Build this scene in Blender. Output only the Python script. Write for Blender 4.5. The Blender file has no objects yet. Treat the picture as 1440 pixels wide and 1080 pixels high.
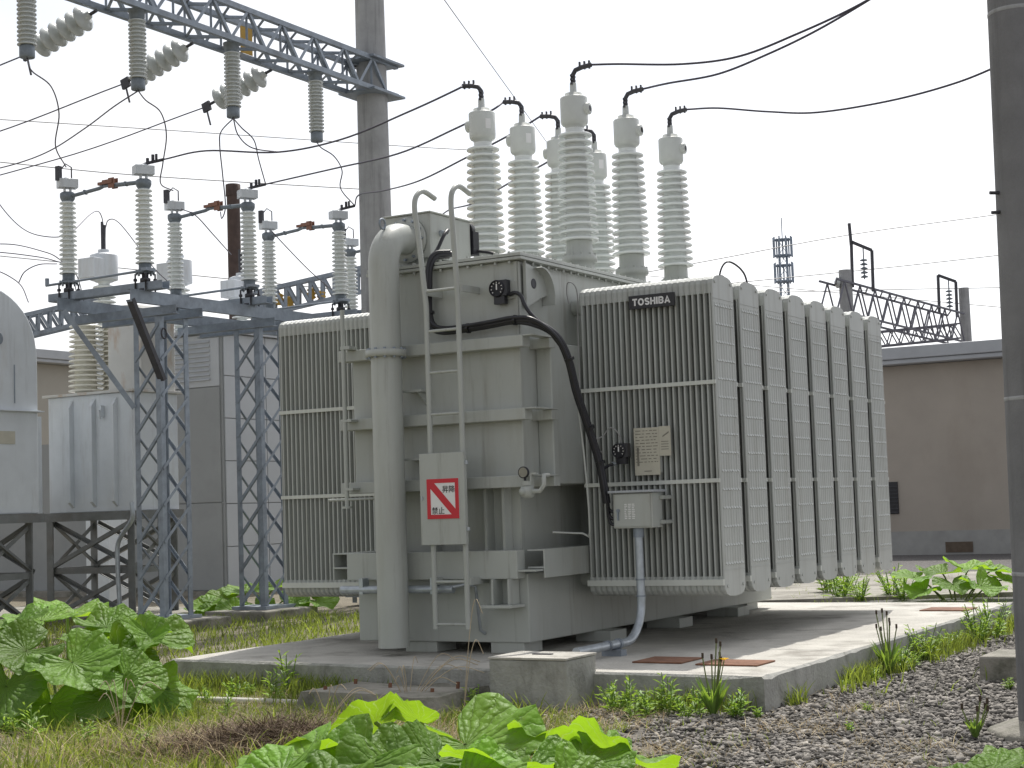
import bpy, bmesh, math, random
import numpy as np
from mathutils import Vector, Matrix
random.seed(7); rng = np.random.default_rng(7)
sc = bpy.context.scene
COL = sc.collection

# ------------------------------------------------------------------ camera
CAMH = 1.5; FPX = 2300.0; ROLL = .034; PIT = math.atan(172/2300)
cam = bpy.data.cameras.new('camera'); cam.sensor_width = 36; cam.lens = FPX/1440*36
cam.clip_start = .1; cam.clip_end = 3000
co = bpy.data.objects.new('camera', cam); COL.objects.link(co); sc.camera = co
_f = Vector((0, math.cos(PIT), math.sin(PIT))); _u = Vector((0, -math.sin(PIT), math.cos(PIT))); _r = Vector((1, 0, 0))
_c, _s = math.cos(ROLL), math.sin(ROLL)
CR = _c*_r - _s*_u; CU = _s*_r + _c*_u
M = Matrix((CR, CU, -_f)).transposed().to_4x4(); M.translation = Vector((0, 0, CAMH)); co.matrix_world = M
def at(x, y, Y):            # a point seen at photo pixel x, y that stands Y metres ahead
    d = (x-720)/FPX*CR - (y-540)/FPX*CU + _f
    return Vector((0, 0, CAMH)) + d*(Y/d.y)

# ------------------------------------------------------------------ light
SUN_EL, SUN_AZ = math.radians(59.5), math.radians(17)
w = bpy.data.worlds.new('World'); sc.world = w; w.use_nodes = True
nt = w.node_tree; nt.nodes.clear()
out = nt.nodes.new('ShaderNodeOutputWorld'); bg = nt.nodes.new('ShaderNodeBackground')
sky = nt.nodes.new('ShaderNodeTexSky'); sky.sky_type = 'NISHITA'; sky.sun_disc = False
sky.sun_elevation = SUN_EL; sky.sun_rotation = SUN_AZ; sky.dust_density = 2.5; sky.air_density = 1.0; sky.ozone_density = 1.5
tc = nt.nodes.new('ShaderNodeTexCoord'); mp = nt.nodes.new('ShaderNodeMapping'); mp.inputs['Scale'].default_value = (1.2, 1.2, 5)
cn = nt.nodes.new('ShaderNodeTexNoise'); cn.inputs['Scale'].default_value = 2.2; cn.inputs['Detail'].default_value = 6; cn.inputs['Roughness'].default_value = .55
cr = nt.nodes.new('ShaderNodeValToRGB'); cr.color_ramp.elements[0].position = .33; cr.color_ramp.elements[0].color = (.66, .66, .66, 1)
cr.color_ramp.elements[1].position = .56; cr.color_ramp.elements[1].color = (.97, .97, .97, 1)
mx = nt.nodes.new('ShaderNodeMix'); mx.data_type = 'RGBA'
# thin cloud veil: whitened sky light, so it stays brighter towards the sun as real haze does
bw = nt.nodes.new('ShaderNodeRGBToBW'); ma = nt.nodes.new('ShaderNodeMath'); ma.operation = 'MULTIPLY_ADD'; ma.inputs[1].default_value = 1.2; ma.inputs[2].default_value = .6
cc = nt.nodes.new('ShaderNodeVectorMath'); cc.operation = 'SCALE'; cc.inputs[0].default_value = (1, 1.0, 1.015)
nt.links.new(sky.outputs[0], bw.inputs[0]); nt.links.new(bw.outputs[0], ma.inputs[0]); nt.links.new(ma.outputs[0], cc.inputs['Scale']); nt.links.new(cc.outputs[0], mx.inputs['B'])
nt.links.new(tc.outputs['Generated'], mp.inputs['Vector']); nt.links.new(mp.outputs[0], cn.inputs['Vector'])
nt.links.new(cn.outputs['Fac'], cr.inputs[0]); nt.links.new(cr.outputs[0], mx.inputs['Factor'])
nt.links.new(sky.outputs[0], mx.inputs['A']); nt.links.new(mx.outputs['Result'], bg.inputs[0])
bg.inputs[1].default_value = .15; nt.links.new(bg.outputs[0], out.inputs[0])
sl = bpy.data.lights.new('sun', 'SUN'); sl.energy = 3.2; sl.angle = math.radians(.6); sl.color = (1, .955, .88)
so = bpy.data.objects.new('sun', sl); COL.objects.link(so)
sd = Vector((math.sin(SUN_AZ)*math.cos(SUN_EL), math.cos(SUN_AZ)*math.cos(SUN_EL), math.sin(SUN_EL)))
so.rotation_euler = sd.to_track_quat('Z', 'Y').to_euler(); so.location = (0, 30, 40)
sc.view_settings.view_transform = 'Standard'; sc.view_settings.look = 'None'
sc.view_settings.exposure = .3; sc.view_settings.gamma = 1; sc.view_settings.use_curve_mapping = False

# ------------------------------------------------------------------ materials
MATS = {}
def mat(name, col, rough=.55, metal=0, var=.12, scale=6, bump=0, bscale=60, dirt=None, dirt_amt=.0, dscale=(1, 1, 1), dn=1.5, island=0, trans=0, spec=.5, coat=0, lo=.5, hi=.72):
    m = bpy.data.materials.new(name); m.use_nodes = True; MATS[name] = m
    n = m.node_tree; N = n.nodes; Lk = n.links
    p = N['Principled BSDF']; p.inputs['Roughness'].default_value = rough; p.inputs['Metallic'].default_value = metal
    p.inputs['Specular IOR Level'].default_value = spec; p.inputs['Coat Weight'].default_value = coat
    t = N.new('ShaderNodeTexCoord')
    g = N.new('ShaderNodeNewGeometry')
    no = N.new('ShaderNodeTexNoise'); no.inputs['Scale'].default_value = scale; no.inputs['Detail'].default_value = 6; no.inputs['Roughness'].default_value = .6
    Lk.new(g.outputs['Position'], no.inputs['Vector'])
    hs = N.new('ShaderNodeHueSaturation'); hs.inputs['Color'].default_value = (*col, 1)
    mr = N.new('ShaderNodeMapRange'); mr.inputs['From Min'].default_value = .25; mr.inputs['From Max'].default_value = .75
    mr.inputs['To Min'].default_value = 1-var; mr.inputs['To Max'].default_value = 1+var
    Lk.new(no.outputs['Fac'], mr.inputs['Value']); Lk.new(mr.outputs[0], hs.inputs['Value'])
    c = hs.outputs['Color']
    if island:
        mr2 = N.new('ShaderNodeMapRange'); mr2.inputs['To Min'].default_value = 1-island; mr2.inputs['To Max'].default_value = 1+island
        Lk.new(g.outputs['Random Per Island'], mr2.inputs['Value'])
        h2 = N.new('ShaderNodeHueSaturation'); Lk.new(c, h2.inputs['Color']); Lk.new(mr2.outputs[0], h2.inputs['Value']); c = h2.outputs['Color']
    if dirt:
        mpp = N.new('ShaderNodeMapping'); mpp.inputs['Scale'].default_value = dscale
        n2 = N.new('ShaderNodeTexNoise'); n2.inputs['Scale'].default_value = dn; n2.inputs['Detail'].default_value = 8; n2.inputs['Roughness'].default_value = .65
        Lk.new(g.outputs['Position'], mpp.inputs['Vector']); Lk.new(mpp.outputs[0], n2.inputs['Vector'])
        rp = N.new('ShaderNodeMapRange'); rp.inputs['From Min'].default_value = lo; rp.inputs['From Max'].default_value = hi; rp.inputs['To Max'].default_value = dirt_amt
        Lk.new(n2.outputs['Fac'], rp.inputs['Value'])
        mm = N.new('ShaderNodeMix'); mm.data_type = 'RGBA'; mm.inputs['B'].default_value = (*dirt, 1)
        Lk.new(rp.outputs[0], mm.inputs['Factor']); Lk.new(c, mm.inputs['A']); c = mm.outputs['Result']
    Lk.new(c, p.inputs['Base Color'])
    if bump:
        nb = N.new('ShaderNodeTexNoise'); nb.inputs['Scale'].default_value = bscale; nb.inputs['Detail'].default_value = 5
        Lk.new(g.outputs['Position'], nb.inputs['Vector'])
        b = N.new('ShaderNodeBump'); b.inputs['Strength'].default_value = bump; b.inputs['Distance'].default_value = .02
        Lk.new(nb.outputs['Fac'], b.inputs['Height']); Lk.new(b.outputs[0], p.inputs['Normal'])
    if trans:
        tr = N.new('ShaderNodeBsdfTranslucent'); ms = N.new('ShaderNodeMixShader'); ms.inputs[0].default_value = trans
        h3 = N.new('ShaderNodeHueSaturation'); h3.inputs['Hue'].default_value = .478; h3.inputs['Saturation'].default_value = 1.12; h3.inputs['Value'].default_value = 1.4
        Lk.new(c, h3.inputs['Color']); Lk.new(h3.outputs[0], tr.inputs[0])
        Lk.new(p.outputs[0], ms.inputs[1]); Lk.new(tr.outputs[0], ms.inputs[2]); Lk.new(ms.outputs[0], N['Material Output'].inputs['Surface'])
    return m
paint = mat('transformer_paint', (.435, .455, .43), .42, var=.05, scale=2.5, bump=.03, bscale=25, dirt=(.27, .25, .2), dirt_amt=.35, dscale=(3, 3, .35), dn=2.2, lo=.52, hi=.78)
def add_runs(m, col, amt, scl, lo, hi):
    n = m.node_tree; N = n.nodes; Lk = n.links; p = N['Principled BSDF']; src = p.inputs['Base Color'].links[0].from_socket
    g = N.new('ShaderNodeNewGeometry'); mp_ = N.new('ShaderNodeMapping'); mp_.inputs['Scale'].default_value = scl
    t = N.new('ShaderNodeTexNoise'); t.inputs['Scale'].default_value = 1; t.inputs['Detail'].default_value = 9; t.inputs['Roughness'].default_value = .7
    Lk.new(g.outputs['Position'], mp_.inputs['Vector']); Lk.new(mp_.outputs[0], t.inputs['Vector'])
    r = N.new('ShaderNodeMapRange'); r.inputs['From Min'].default_value = lo; r.inputs['From Max'].default_value = hi; r.inputs['To Max'].default_value = amt; Lk.new(t.outputs['Fac'], r.inputs['Value'])
    mm = N.new('ShaderNodeMix'); mm.data_type = 'RGBA'; mm.inputs['B'].default_value = (*col, 1); Lk.new(r.outputs[0], mm.inputs['Factor']); Lk.new(src, mm.inputs['A']); Lk.new(mm.outputs['Result'], p.inputs['Base Color'])
add_runs(paint, (.2, .19, .16), .6, (9, 9, .7), .56, .74)
add_runs(paint, (.22, .12, .06), .6, (16, 16, 1.6), .68, .78)
finpaint = mat('radiator_paint', (.45, .47, .45), .45, var=.06, scale=3, dirt=(.25, .24, .2), dirt_amt=.4, dscale=(4, 4, .4), dn=2)
add_runs(finpaint, (.19, .18, .15), .5, (11, 11, .5), .54, .75)
porc = mat('porcelain_glaze', (.8, .835, .82), .14, var=.04, scale=8, dirt=(.42, .42, .38), dirt_amt=.2, dn=5, coat=.4)
porc_old = mat('cream_porcelain', (.78, .77, .69), .25, var=.07, scale=8, dirt=(.3, .27, .2), dirt_amt=.4, dn=4)
greyporc = mat('grey_porcelain', (.56, .59, .58), .2, var=.06, scale=8, coat=.3)
steel = mat('galvanised_steel', (.27, .31, .36), .5, .35, var=.2, scale=9, dirt=(.12, .12, .13), dirt_amt=.5, dn=3)
steel_d = mat('dark_steel', (.07, .07, .08), .5, .4, var=.2, scale=12)
castiron = mat('cap_metal', (.2, .23, .26), .5, .4, var=.2, scale=14)
rust = mat('rusted_plate', (.2, .095, .055), .85, var=.3, scale=14, bump=.2, dirt=(.09, .045, .03), dirt_amt=.7, dn=5)
rustpole = mat('rusted_pole', (.075, .05, .042), .8, var=.3, scale=6)
copper = mat('copper_contact', (.27, .14, .1), .5, .4, var=.2, scale=20)
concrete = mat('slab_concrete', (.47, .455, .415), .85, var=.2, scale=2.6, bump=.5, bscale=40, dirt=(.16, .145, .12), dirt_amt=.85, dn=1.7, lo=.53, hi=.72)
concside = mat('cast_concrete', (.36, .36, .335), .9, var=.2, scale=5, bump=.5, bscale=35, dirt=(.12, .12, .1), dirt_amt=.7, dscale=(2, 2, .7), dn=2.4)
conold = mat('weathered_concrete', (.3, .285, .25), .95, var=.3, scale=6, bump=.8, bscale=22, dirt=(.07, .075, .05), dirt_amt=.85, dn=3, lo=.45, hi=.65)
polecon = mat('pole_concrete', (.36, .365, .37), .8, var=.15, scale=4, bump=.15, bscale=50, dirt=(.1, .1, .1), dirt_amt=.5, dscale=(5, 5, .3), dn=2)
greytank = mat('grey_tank_paint', (.64, .68, .72), .5, var=.07, scale=3, dirt=(.33, .27, .2), dirt_amt=.35, dscale=(2, 2, .4), dn=1.6, lo=.55, hi=.8)
rustgrey = mat('rust_streaked_grey', (.55, .55, .53), .6, var=.08, scale=3, dirt=(.4, .24, .12), dirt_amt=.8, dscale=(2.2, 2.2, .8), dn=1.5, lo=.53, hi=.72)
cabinet_w = mat('pale_cladding', (.46, .485, .51), .5, var=.06, scale=2, dirt=(.3, .3, .3), dirt_amt=.3, dn=1)
add_runs(greytank, (.3, .31, .32), .5, (6, 6, .5), .54, .76)
add_runs(greytank, (.3, .18, .1), .5, (9, 9, 1.2), .68, .8)
cabinet_g = mat('grey_cladding', (.29, .305, .31), .5, var=.1, scale=2, dirt=(.2, .2, .2), dirt_amt=.4, dn=1)
stand_m = mat('stand_steel', (.2, .21, .21), .6, .2, var=.25, scale=5, dirt=(.2, .13, .08), dirt_amt=.3, dn=1.4)
wall_b = mat('beige_render', (.41, .37, .325), .9, var=.07, scale=1, bump=.1, bscale=30, dirt=(.3, .25, .2), dirt_amt=.3, dscale=(1, 1, .4), dn=.8)
roof_g = mat('grey_roof_metal', (.42, .44, .47), .5, .1, var=.08, scale=2)
plinth_m = mat('grey_plinth', (.36, .36, .35), .9, var=.15, scale=3)
louvre_m = mat('dark_louvre', (.03, .03, .035), .5)
black = mat('black_rubber', (.02, .02, .026), .35, var=.1, scale=10)
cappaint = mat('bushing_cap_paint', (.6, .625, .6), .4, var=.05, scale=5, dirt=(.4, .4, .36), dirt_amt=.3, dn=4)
strapm = mat('strap_paint', (.6, .62, .58), .45, var=.05, scale=4)
farsteel = mat('railway_steel', (.15, .15, .18), .6, .2, var=.15, scale=3)
wallgrey = mat('grey_beige_wall', (.4, .38, .34), .9, var=.06, scale=1)
wire_m = mat('aged_conductor', (.075, .07, .095), .5, .3, var=.2, scale=30)
greywire = mat('grey_wire', (.3, .3, .3), .5)
zinc = mat('zinc_conduit', (.45, .49, .53), .4, .55, var=.2, scale=12)
white = mat('white_enamel', (.8, .8, .8), .4, var=.02)
red = mat('red_enamel', (.6, .02, .035), .4, var=.03)
blackp = mat('black_enamel', (.012, .012, .015), .35)
yellow = mat('yellow_plate', (.55, .33, .05), .5)
platem = mat('aluminium_plate', (.5, .48, .4), .45, .1, var=.08, scale=10)
print_m = mat('plate_print', (.2, .19, .16), .6)
pvc = mat('pale_pipe', (.55, .53, .48), .6, var=.15, scale=8)
gravel_m = mat('gravel_stone', (.2, .186, .168), .95, var=.35, scale=3, island=.8, bump=.3, bscale=80)
grass_m = mat('grass_blade', (.19, .26, .055), .65, var=.35, scale=2.5, island=.5, trans=.45)
weed_m = mat('weed_leaf', (.22, .36, .075), .5, var=.2, scale=6, island=.3, trans=.45)
straw_m = mat('dry_straw', (.42, .35, .21), .9, var=.3, scale=4, island=.5, trans=.2)
hay_m = mat('dead_thatch', (.16, .115, .08), .95, var=.35, scale=5, island=.6)
stem_m = mat('leaf_stalk', (.16, .2, .06), .6, var=.2, scale=8)
deadst = mat('dead_stalk', (.45, .37, .26), .9, var=.2, scale=9)
seed_m = mat('seed_head', (.07, .05, .035), .9)
petal_m = mat('yellow_petal', (.8, .55, .02), .6, trans=.3)

def leaf_mat():
    m = mat('butterbur_leaf', (.17, .32, .045), .5, var=.22, scale=5, trans=.5, spec=.35, dirt=(.2, .17, .06), dirt_amt=.45, dn=9, lo=.6, hi=.75)
    n = m.node_tree; N = n.nodes; Lk = n.links; p = N['Principled BSDF']
    t = N.new('ShaderNodeTexCoord'); sx = N.new('ShaderNodeSeparateXYZ'); Lk.new(t.outputs['Object'], sx.inputs[0])
    an = N.new('ShaderNodeMath'); an.operation = 'ARCTAN2'; Lk.new(sx.outputs['Y'], an.inputs[0]); Lk.new(sx.outputs['X'], an.inputs[1])
    ns = N.new('ShaderNodeTexNoise'); ns.inputs['Scale'].default_value = 3.5; ns.inputs['Detail'].default_value = 3; Lk.new(t.outputs['Object'], ns.inputs['Vector'])
    ad = N.new('ShaderNodeMath'); ad.operation = 'MULTIPLY_ADD'; ad.inputs[1].default_value = 11; Lk.new(an.outputs[0], ad.inputs[0])
    ms = N.new('ShaderNodeMath'); ms.operation = 'MULTIPLY'; ms.inputs[1].default_value = 5; Lk.new(ns.outputs['Fac'], ms.inputs[0]); Lk.new(ms.outputs[0], ad.inputs[2])
    sn = N.new('ShaderNodeMath'); sn.operation = 'SINE'; Lk.new(ad.outputs[0], sn.inputs[0])
    ab = N.new('ShaderNodeMath'); ab.operation = 'ABSOLUTE'; Lk.new(sn.outputs[0], ab.inputs[0])
    pw = N.new('ShaderNodeMath'); pw.operation = 'POWER'; pw.inputs[1].default_value = .35; Lk.new(ab.outputs[0], pw.inputs[0])
    vo = N.new('ShaderNodeTexVoronoi'); vo.inputs['Scale'].default_value = 9; Lk.new(t.outputs['Object'], vo.inputs['Vector'])
    hh = N.new('ShaderNodeMath'); hh.operation = 'MULTIPLY_ADD'; hh.inputs[1].default_value = -.5; Lk.new(vo.outputs['Distance'], hh.inputs[0]); Lk.new(pw.outputs[0], hh.inputs[2])
    b = N.new('ShaderNodeBump'); b.inputs['Strength'].default_value = .55; b.inputs['Distance'].default_value = .03
    Lk.new(hh.outputs[0], b.inputs['Height']); Lk.new(b.outputs[0], p.inputs['Normal'])
    # pale veins: real pigment, drawn along the same rays as the relief
    src = p.inputs['Base Color'].links[0].from_socket
    oi = N.new('ShaderNodeObjectInfo')
    mr = N.new('ShaderNodeMapRange'); mr.inputs['To Min'].default_value = .7; mr.inputs['To Max'].default_value = 1.35; Lk.new(oi.outputs['Random'], mr.inputs['Value'])
    h2 = N.new('ShaderNodeHueSaturation'); Lk.new(src, h2.inputs['Color']); Lk.new(mr.outputs[0], h2.inputs['Value'])
    mm = N.new('ShaderNodeMix'); mm.data_type = 'RGBA'; mm.inputs['A'].default_value = (.24, .38, .11, 1)
    r2 = N.new('ShaderNodeMapRange'); r2.inputs['From Min'].default_value = .3; r2.inputs['From Max'].default_value = .6; Lk.new(pw.outputs[0], r2.inputs['Value'])
    Lk.new(r2.outputs[0], mm.inputs['Factor']); Lk.new(h2.outputs[0], mm.inputs['B'])
    for l in list(src.links):
        Lk.new(mm.outputs['Result'], l.to_socket) if l.to_node != h2 else None
    return m
leafm = leaf_mat()

# ------------------------------------------------------------------ helpers
class MB:
    def __init__(s): s.v = []; s.f = []; s.smooth = []
    def add(s, vs, fs, sm=False):
        o = len(s.v); s.v += [tuple(v) for v in vs]; s.f += [[i+o for i in f] for f in fs]; s.smooth += [sm]*len(fs); return s
    def box(s, x0, x1, y0, y1, z0, z1):
        x0, x1 = min(x0, x1), max(x0, x1); y0, y1 = min(y0, y1), max(y0, y1)
        return s.add([(x0, y0, z0), (x1, y0, z0), (x1, y1, z0), (x0, y1, z0), (x0, y0, z1), (x1, y0, z1), (x1, y1, z1), (x0, y1, z1)],
                     [(0, 3, 2, 1), (4, 5, 6, 7), (0, 1, 5, 4), (1, 2, 6, 5), (2, 3, 7, 6), (3, 0, 4, 7)])
    def tube(s, pts, r, n=8, cap=True, radii=None):
        pts = [Vector(p) for p in pts]; rings = []
        up = None
        for i, p in enumerate(pts):
            d = (pts[min(i+1, len(pts)-1)] - pts[max(i-1, 0)]).normalized()
            if up is None: up = Vector((0, 0, 1)) if abs(d.z) < .9 else Vector((1, 0, 0))
            x = d.cross(up)
            if x.length < 1e-5: x = d.orthogonal()
            x.normalize(); y = x.cross(d).normalized(); up = y
            rr = radii[i] if radii else r
            rings.append([p + (x*math.cos(2*math.pi*k/n) + y*math.sin(2*math.pi*k/n))*rr for k in range(n)])
        vs = [v for q in rings for v in q]; fs = []
        for i in range(len(pts)-1):
            for k in range(n): fs.append((i*n+k, i*n+(k+1) % n, (i+1)*n+(k+1) % n, (i+1)*n+k))
        s.add(vs, fs, True)
        if cap: s.add(rings[0], [list(range(n))]); s.add(rings[-1], [list(range(n))[::-1]])
        return s
    def lathe(s, prof, n=24, base=(0, 0, 0), axis='z', smooth=True):
        vs = []; fs = []
        for r, z in prof:
            for k in range(n):
                c, q = math.cos(2*math.pi*k/n)*r, math.sin(2*math.pi*k/n)*r
                p = (c, q, z) if axis == 'z' else ((z, c, q) if axis == 'x' else (c, z, -q))
                vs.append((p[0]+base[0], p[1]+base[1], p[2]+base[2]))
        for i in range(len(prof)-1):
            for k in range(n): fs.append((i*n+k, i*n+(k+1) % n, (i+1)*n+(k+1) % n, (i+1)*n+k))
        s.add(vs, fs, smooth)
        if prof[0][0] > 1e-4: s.add(vs[:n], [list(range(n))[::-1]])
        if prof[-1][0] > 1e-4: s.add(vs[-n:], [list(range(n))])
        return s
    def prism(s, outl, fn):          # outl: 2-D outline, fn(u, v, side 0/1) -> point
        n = len(outl)
        a = [fn(u, v, 0) for u, v in outl]; b = [fn(u, v, 1) for u, v in outl]
        return s.add(a+b, [list(range(n))[::-1], [n+i for i in range(n)]] + [(i, (i+1) % n, n+(i+1) % n, n+i) for i in range(n)])
    def mesh(s, name):
        m = bpy.data.meshes.new(name); m.from_pydata(s.v, [], s.f); m.update()
        m.polygons.foreach_set('use_smooth', s.smooth)
        bm = bmesh.new(); bm.from_mesh(m); bmesh.ops.recalc_face_normals(bm, faces=bm.faces); bm.to_mesh(m); bm.free()
        return m
def link(name, me, parent=None, m=None, mtx=None):
    o = bpy.data.objects.new(name, me); COL.objects.link(o)
    if m is not None and me is not None and not me.materials: me.materials.append(m)
    if parent: o.parent = parent
    if mtx is not None: o.matrix_local = mtx
    return o
def obj(name, mb, m, parent=None, bevel=0):
    o = link(name, mb.mesh(name), parent, m)
    if bevel:
        b = o.modifiers.new('bevel', 'BEVEL'); b.width = bevel; b.segments = 2; b.limit_method = 'ANGLE'; b.angle_limit = math.radians(40)
    return o
def tag(o, label, cat=None, group=None, kind=None):
    if label: o['label'] = label
    if cat: o['category'] = cat
    if group: o['group'] = group
    if kind: o['kind'] = kind
    return o
def thing(name, label, cat, loc=(0, 0, 0), rz=0, group=None):
    o = bpy.data.objects.new(name, None); COL.objects.link(o); o.location = loc; o.rotation_euler = (0, 0, rz); o.empty_display_size = .2
    return tag(o, label, cat, group)
def copy_tree(o, parent=None):
    c = o.copy(); COL.objects.link(c); c.parent = parent
    for ch in o.children: copy_tree(ch, c)
    return c
def smooth_path(pts, n=8):
    pts = [Vector(p) for p in pts]; q = [pts[0]*2-pts[1]] + pts + [pts[-1]*2-pts[-2]]; r = []
    for i in range(1, len(q)-2):
        for k in range(n):
            t = k/n; a, b, c, d = q[i-1], q[i], q[i+1], q[i+2]
            r.append(.5*((2*b) + (c-a)*t + (2*a-5*b+4*c-d)*t*t + (3*b-a-3*c+d)*t**3))
    r.append(pts[-1]); return r
def wire(name, pts, r, m, label, cat='wire', group=None, n=8, parent=None, seg=6):
    o = obj(name, MB().tube(smooth_path(pts, n), r, seg), m, parent)
    if not parent: tag(o, label, cat, group)
    return o
_ub = MB().box(-.5, .5, -.5, .5, 0, 1).mesh('bar')
_ul = MB().box(-.5, .5, -.5, -.36, 0, 1).box(-.5, -.36, -.3599, .5, 0, 1).mesh('angle_bar')
UNIT = {}
def bar(name, p0, p1, wd, ht, m, parent, angle=False, up=None):
    key = (name, angle, m.name)
    if key not in UNIT:
        me = (_ul if angle else _ub).copy(); me.name = name; me.materials.append(m); UNIT[key] = me
    p0, p1 = Vector(p0), Vector(p1); d = p1-p0; L = d.length; d.normalize()
    u = Vector(up) if up else (Vector((0, 0, 1)) if abs(d.z) < .95 else Vector((1, 0, 0)))
    x = u.cross(d); x.normalize(); y = d.cross(x)
    mt = Matrix((x*wd, y*ht, d*L)).transposed().to_4x4(); mt.translation = p0
    return link(name, UNIT[key], parent, None, mt)
def text_mesh(name, body, size, extrude, m, parent, mtx, width=None, offset=0, height=None):
    cu = bpy.data.curves.new(name, 'FONT'); cu.body = body; cu.size = size; cu.extrude = extrude; cu.align_x = 'CENTER'; cu.align_y = 'CENTER'; cu.offset = offset
    t = bpy.data.objects.new(name, cu); COL.objects.link(t)
    dg = bpy.context.evaluated_depsgraph_get(); me = bpy.data.meshes.new_from_object(t.evaluated_get(dg))
    bpy.data.objects.remove(t); me.name = name
    vs = np.array([v.co[:] for v in me.vertices])
    if len(vs):
        lo, hi = vs.min(0), vs.max(0); c = (lo+hi)/2; sx = (width/(hi[0]-lo[0])) if width else 1; sy = (height/(hi[1]-lo[1])) if height else sx
        me.transform(Matrix.Diagonal((sx, sy, 1, 1)) @ Matrix.Translation((-c[0], -c[1], 0)))
    me.materials.clear(); me.materials.append(m)
    return link(name, me, parent, None, mtx)

RZ = math.radians(60)                                   # the yard's grid: local x runs right and away, local y left and away
A = Vector((math.cos(RZ), math.sin(RZ), 0)); B = Vector((-math.sin(RZ), math.cos(RZ), 0))
SLABZ = .25
O = Vector((.0785, 13.9486, SLABZ))
def T(a, b, z=0): return O + a*A + b*B + Vector((0, 0, z))     # transformer grid, z from the slab

# ------------------------------------------------------------------ ground
def noise2(x, y): return .5*np.sin(x*1.7+np.sin(y*1.3)*1.2)+.3*np.sin(y*2.9+x*.7)+.2*np.sin(x*5.1-y*4.3)
SLAB = [(-.98, 3.12), (-1.24, -2.58), (6.47, -2.5), (6.47, 3.2)]
def gheight(x, y):
    return .012*noise2(np.asarray(x), np.asarray(y))
def ground():
    xs = np.concatenate([[-900, -300, -120, -60, -30], np.arange(-16, 16.1, .4), [30, 60, 120, 300, 900]])
    ys = np.concatenate([[-60, -20, 0, 4], np.arange(6, 30.1, .4), [36, 45, 60, 90, 150, 300, 700, 1800]])
    X, Y = np.meshgrid(xs, ys); Z = np.where((np.abs(X) < 17) & (Y > 5) & (Y < 31), gheight(X, Y), 0)
    nx, ny = len(xs), len(ys); v = np.stack([X, Y, Z], -1).reshape(-1, 3)
    f = [(j*nx+i, j*nx+i+1, (j+1)*nx+i+1, (j+1)*nx+i) for j in range(ny-1) for i in range(nx-1)]
    mb = MB(); mb.add(v.tolist(), f, True)
    m = mat('yard_soil', (.16, .14, .1), .95, var=.3, scale=3, bump=.6, bscale=30)
    n = m.node_tree; N = n.nodes; Lk = n.links; p = N['Principled BSDF']; src = p.inputs['Base Color'].links[0].from_socket
    g = N.new('ShaderNodeNewGeometry'); sx = N.new('ShaderNodeSeparateXYZ'); Lk.new(g.outputs['Position'], sx.inputs[0])
    ns = N.new('ShaderNodeTexNoise'); ns.inputs['Scale'].default_value = 1.1; Lk.new(g.outputs['Position'], ns.inputs['Vector'])
    a1 = N.new('ShaderNodeMath'); a1.operation = 'MULTIPLY_ADD'; a1.inputs[1].default_value = 2.2; Lk.new(ns.outputs['Fac'], a1.inputs[0]); Lk.new(sx.outputs['X'], a1.inputs[2])
    r = N.new('ShaderNodeMapRange'); r.inputs['From Min'].default_value = 1.4; r.inputs['From Max'].default_value = 2.3; Lk.new(a1.outputs[0], r.inputs['Value'])
    n3 = N.new('ShaderNodeTexNoise'); n3.inputs['Scale'].default_value = 26; n3.inputs['Detail'].default_value = 6; Lk.new(g.outputs['Position'], n3.inputs['Vector'])
    rp = N.new('ShaderNodeValToRGB'); rp.color_ramp.elements[0].position = .35; rp.color_ramp.elements[0].color = (.05, .047, .047, 1); rp.color_ramp.elements[1].position = .7; rp.color_ramp.elements[1].color = (.2, .19, .185, 1)
    Lk.new(n3.outputs['Fac'], rp.inputs[0])
    mm = N.new('ShaderNodeMix'); mm.data_type = 'RGBA'; Lk.new(r.outputs[0], mm.inputs['Factor']); Lk.new(src, mm.inputs['A']); Lk.new(rp.outputs[0], mm.inputs['B'])
    Lk.new(mm.outputs['Result'], p.inputs['Base Color'])
    tag(obj('ground', mb, m), 'bare yard soil and dark gravel running to the horizon', None, None, 'structure')
ground()
def slab():
    base = [T(a, b, 0) for a, b in SLAB]; mb = MB(); n = 40; rim = []
    for i in range(4):
        p, q = base[i], base[(i+1) % 4]; L = (q-p).length; k = int(L/.16)
        for j in range(k):
            t = j/k; v = p.lerp(q, t); inn = Vector((-(q-p).y, (q-p).x, 0)).normalized()
            rim.append((v, inn))
    sgn = 1 if ((T(2.5, .5)-rim[3][0]).dot(rim[3][1]) > 0) else -1
    r0 = []; r1 = []; r2 = []
    for v, inn in rim:
        j = random.random(); chip = .006+.022*max(0, random.random()-.72)/.28
        r0.append((v.x, v.y, -.06)); e = v + inn*sgn*(.004*j); r1.append((e.x, e.y, SLABZ-.012-chip*.8)); e = v+inn*sgn*(.012+chip); r2.append((e.x, e.y, SLABZ))
    n = len(rim)
    mb.add(r0+r1+r2, [(i, (i+1) % n, n+(i+1) % n, n+i) for i in range(n)]+[(n+i, n+(i+1) % n, 2*n+(i+1) % n, 2*n+i) for i in range(n)])
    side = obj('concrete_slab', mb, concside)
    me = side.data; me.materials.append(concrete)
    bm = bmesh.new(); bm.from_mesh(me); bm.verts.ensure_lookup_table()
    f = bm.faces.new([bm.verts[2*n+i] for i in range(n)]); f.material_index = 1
    bmesh.ops.recalc_face_normals(bm, faces=bm.faces); bm.to_mesh(me); bm.free()
    tag(side, 'raised pale concrete slab under the big radiator transformer', None, None, 'structure')
slab()
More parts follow.
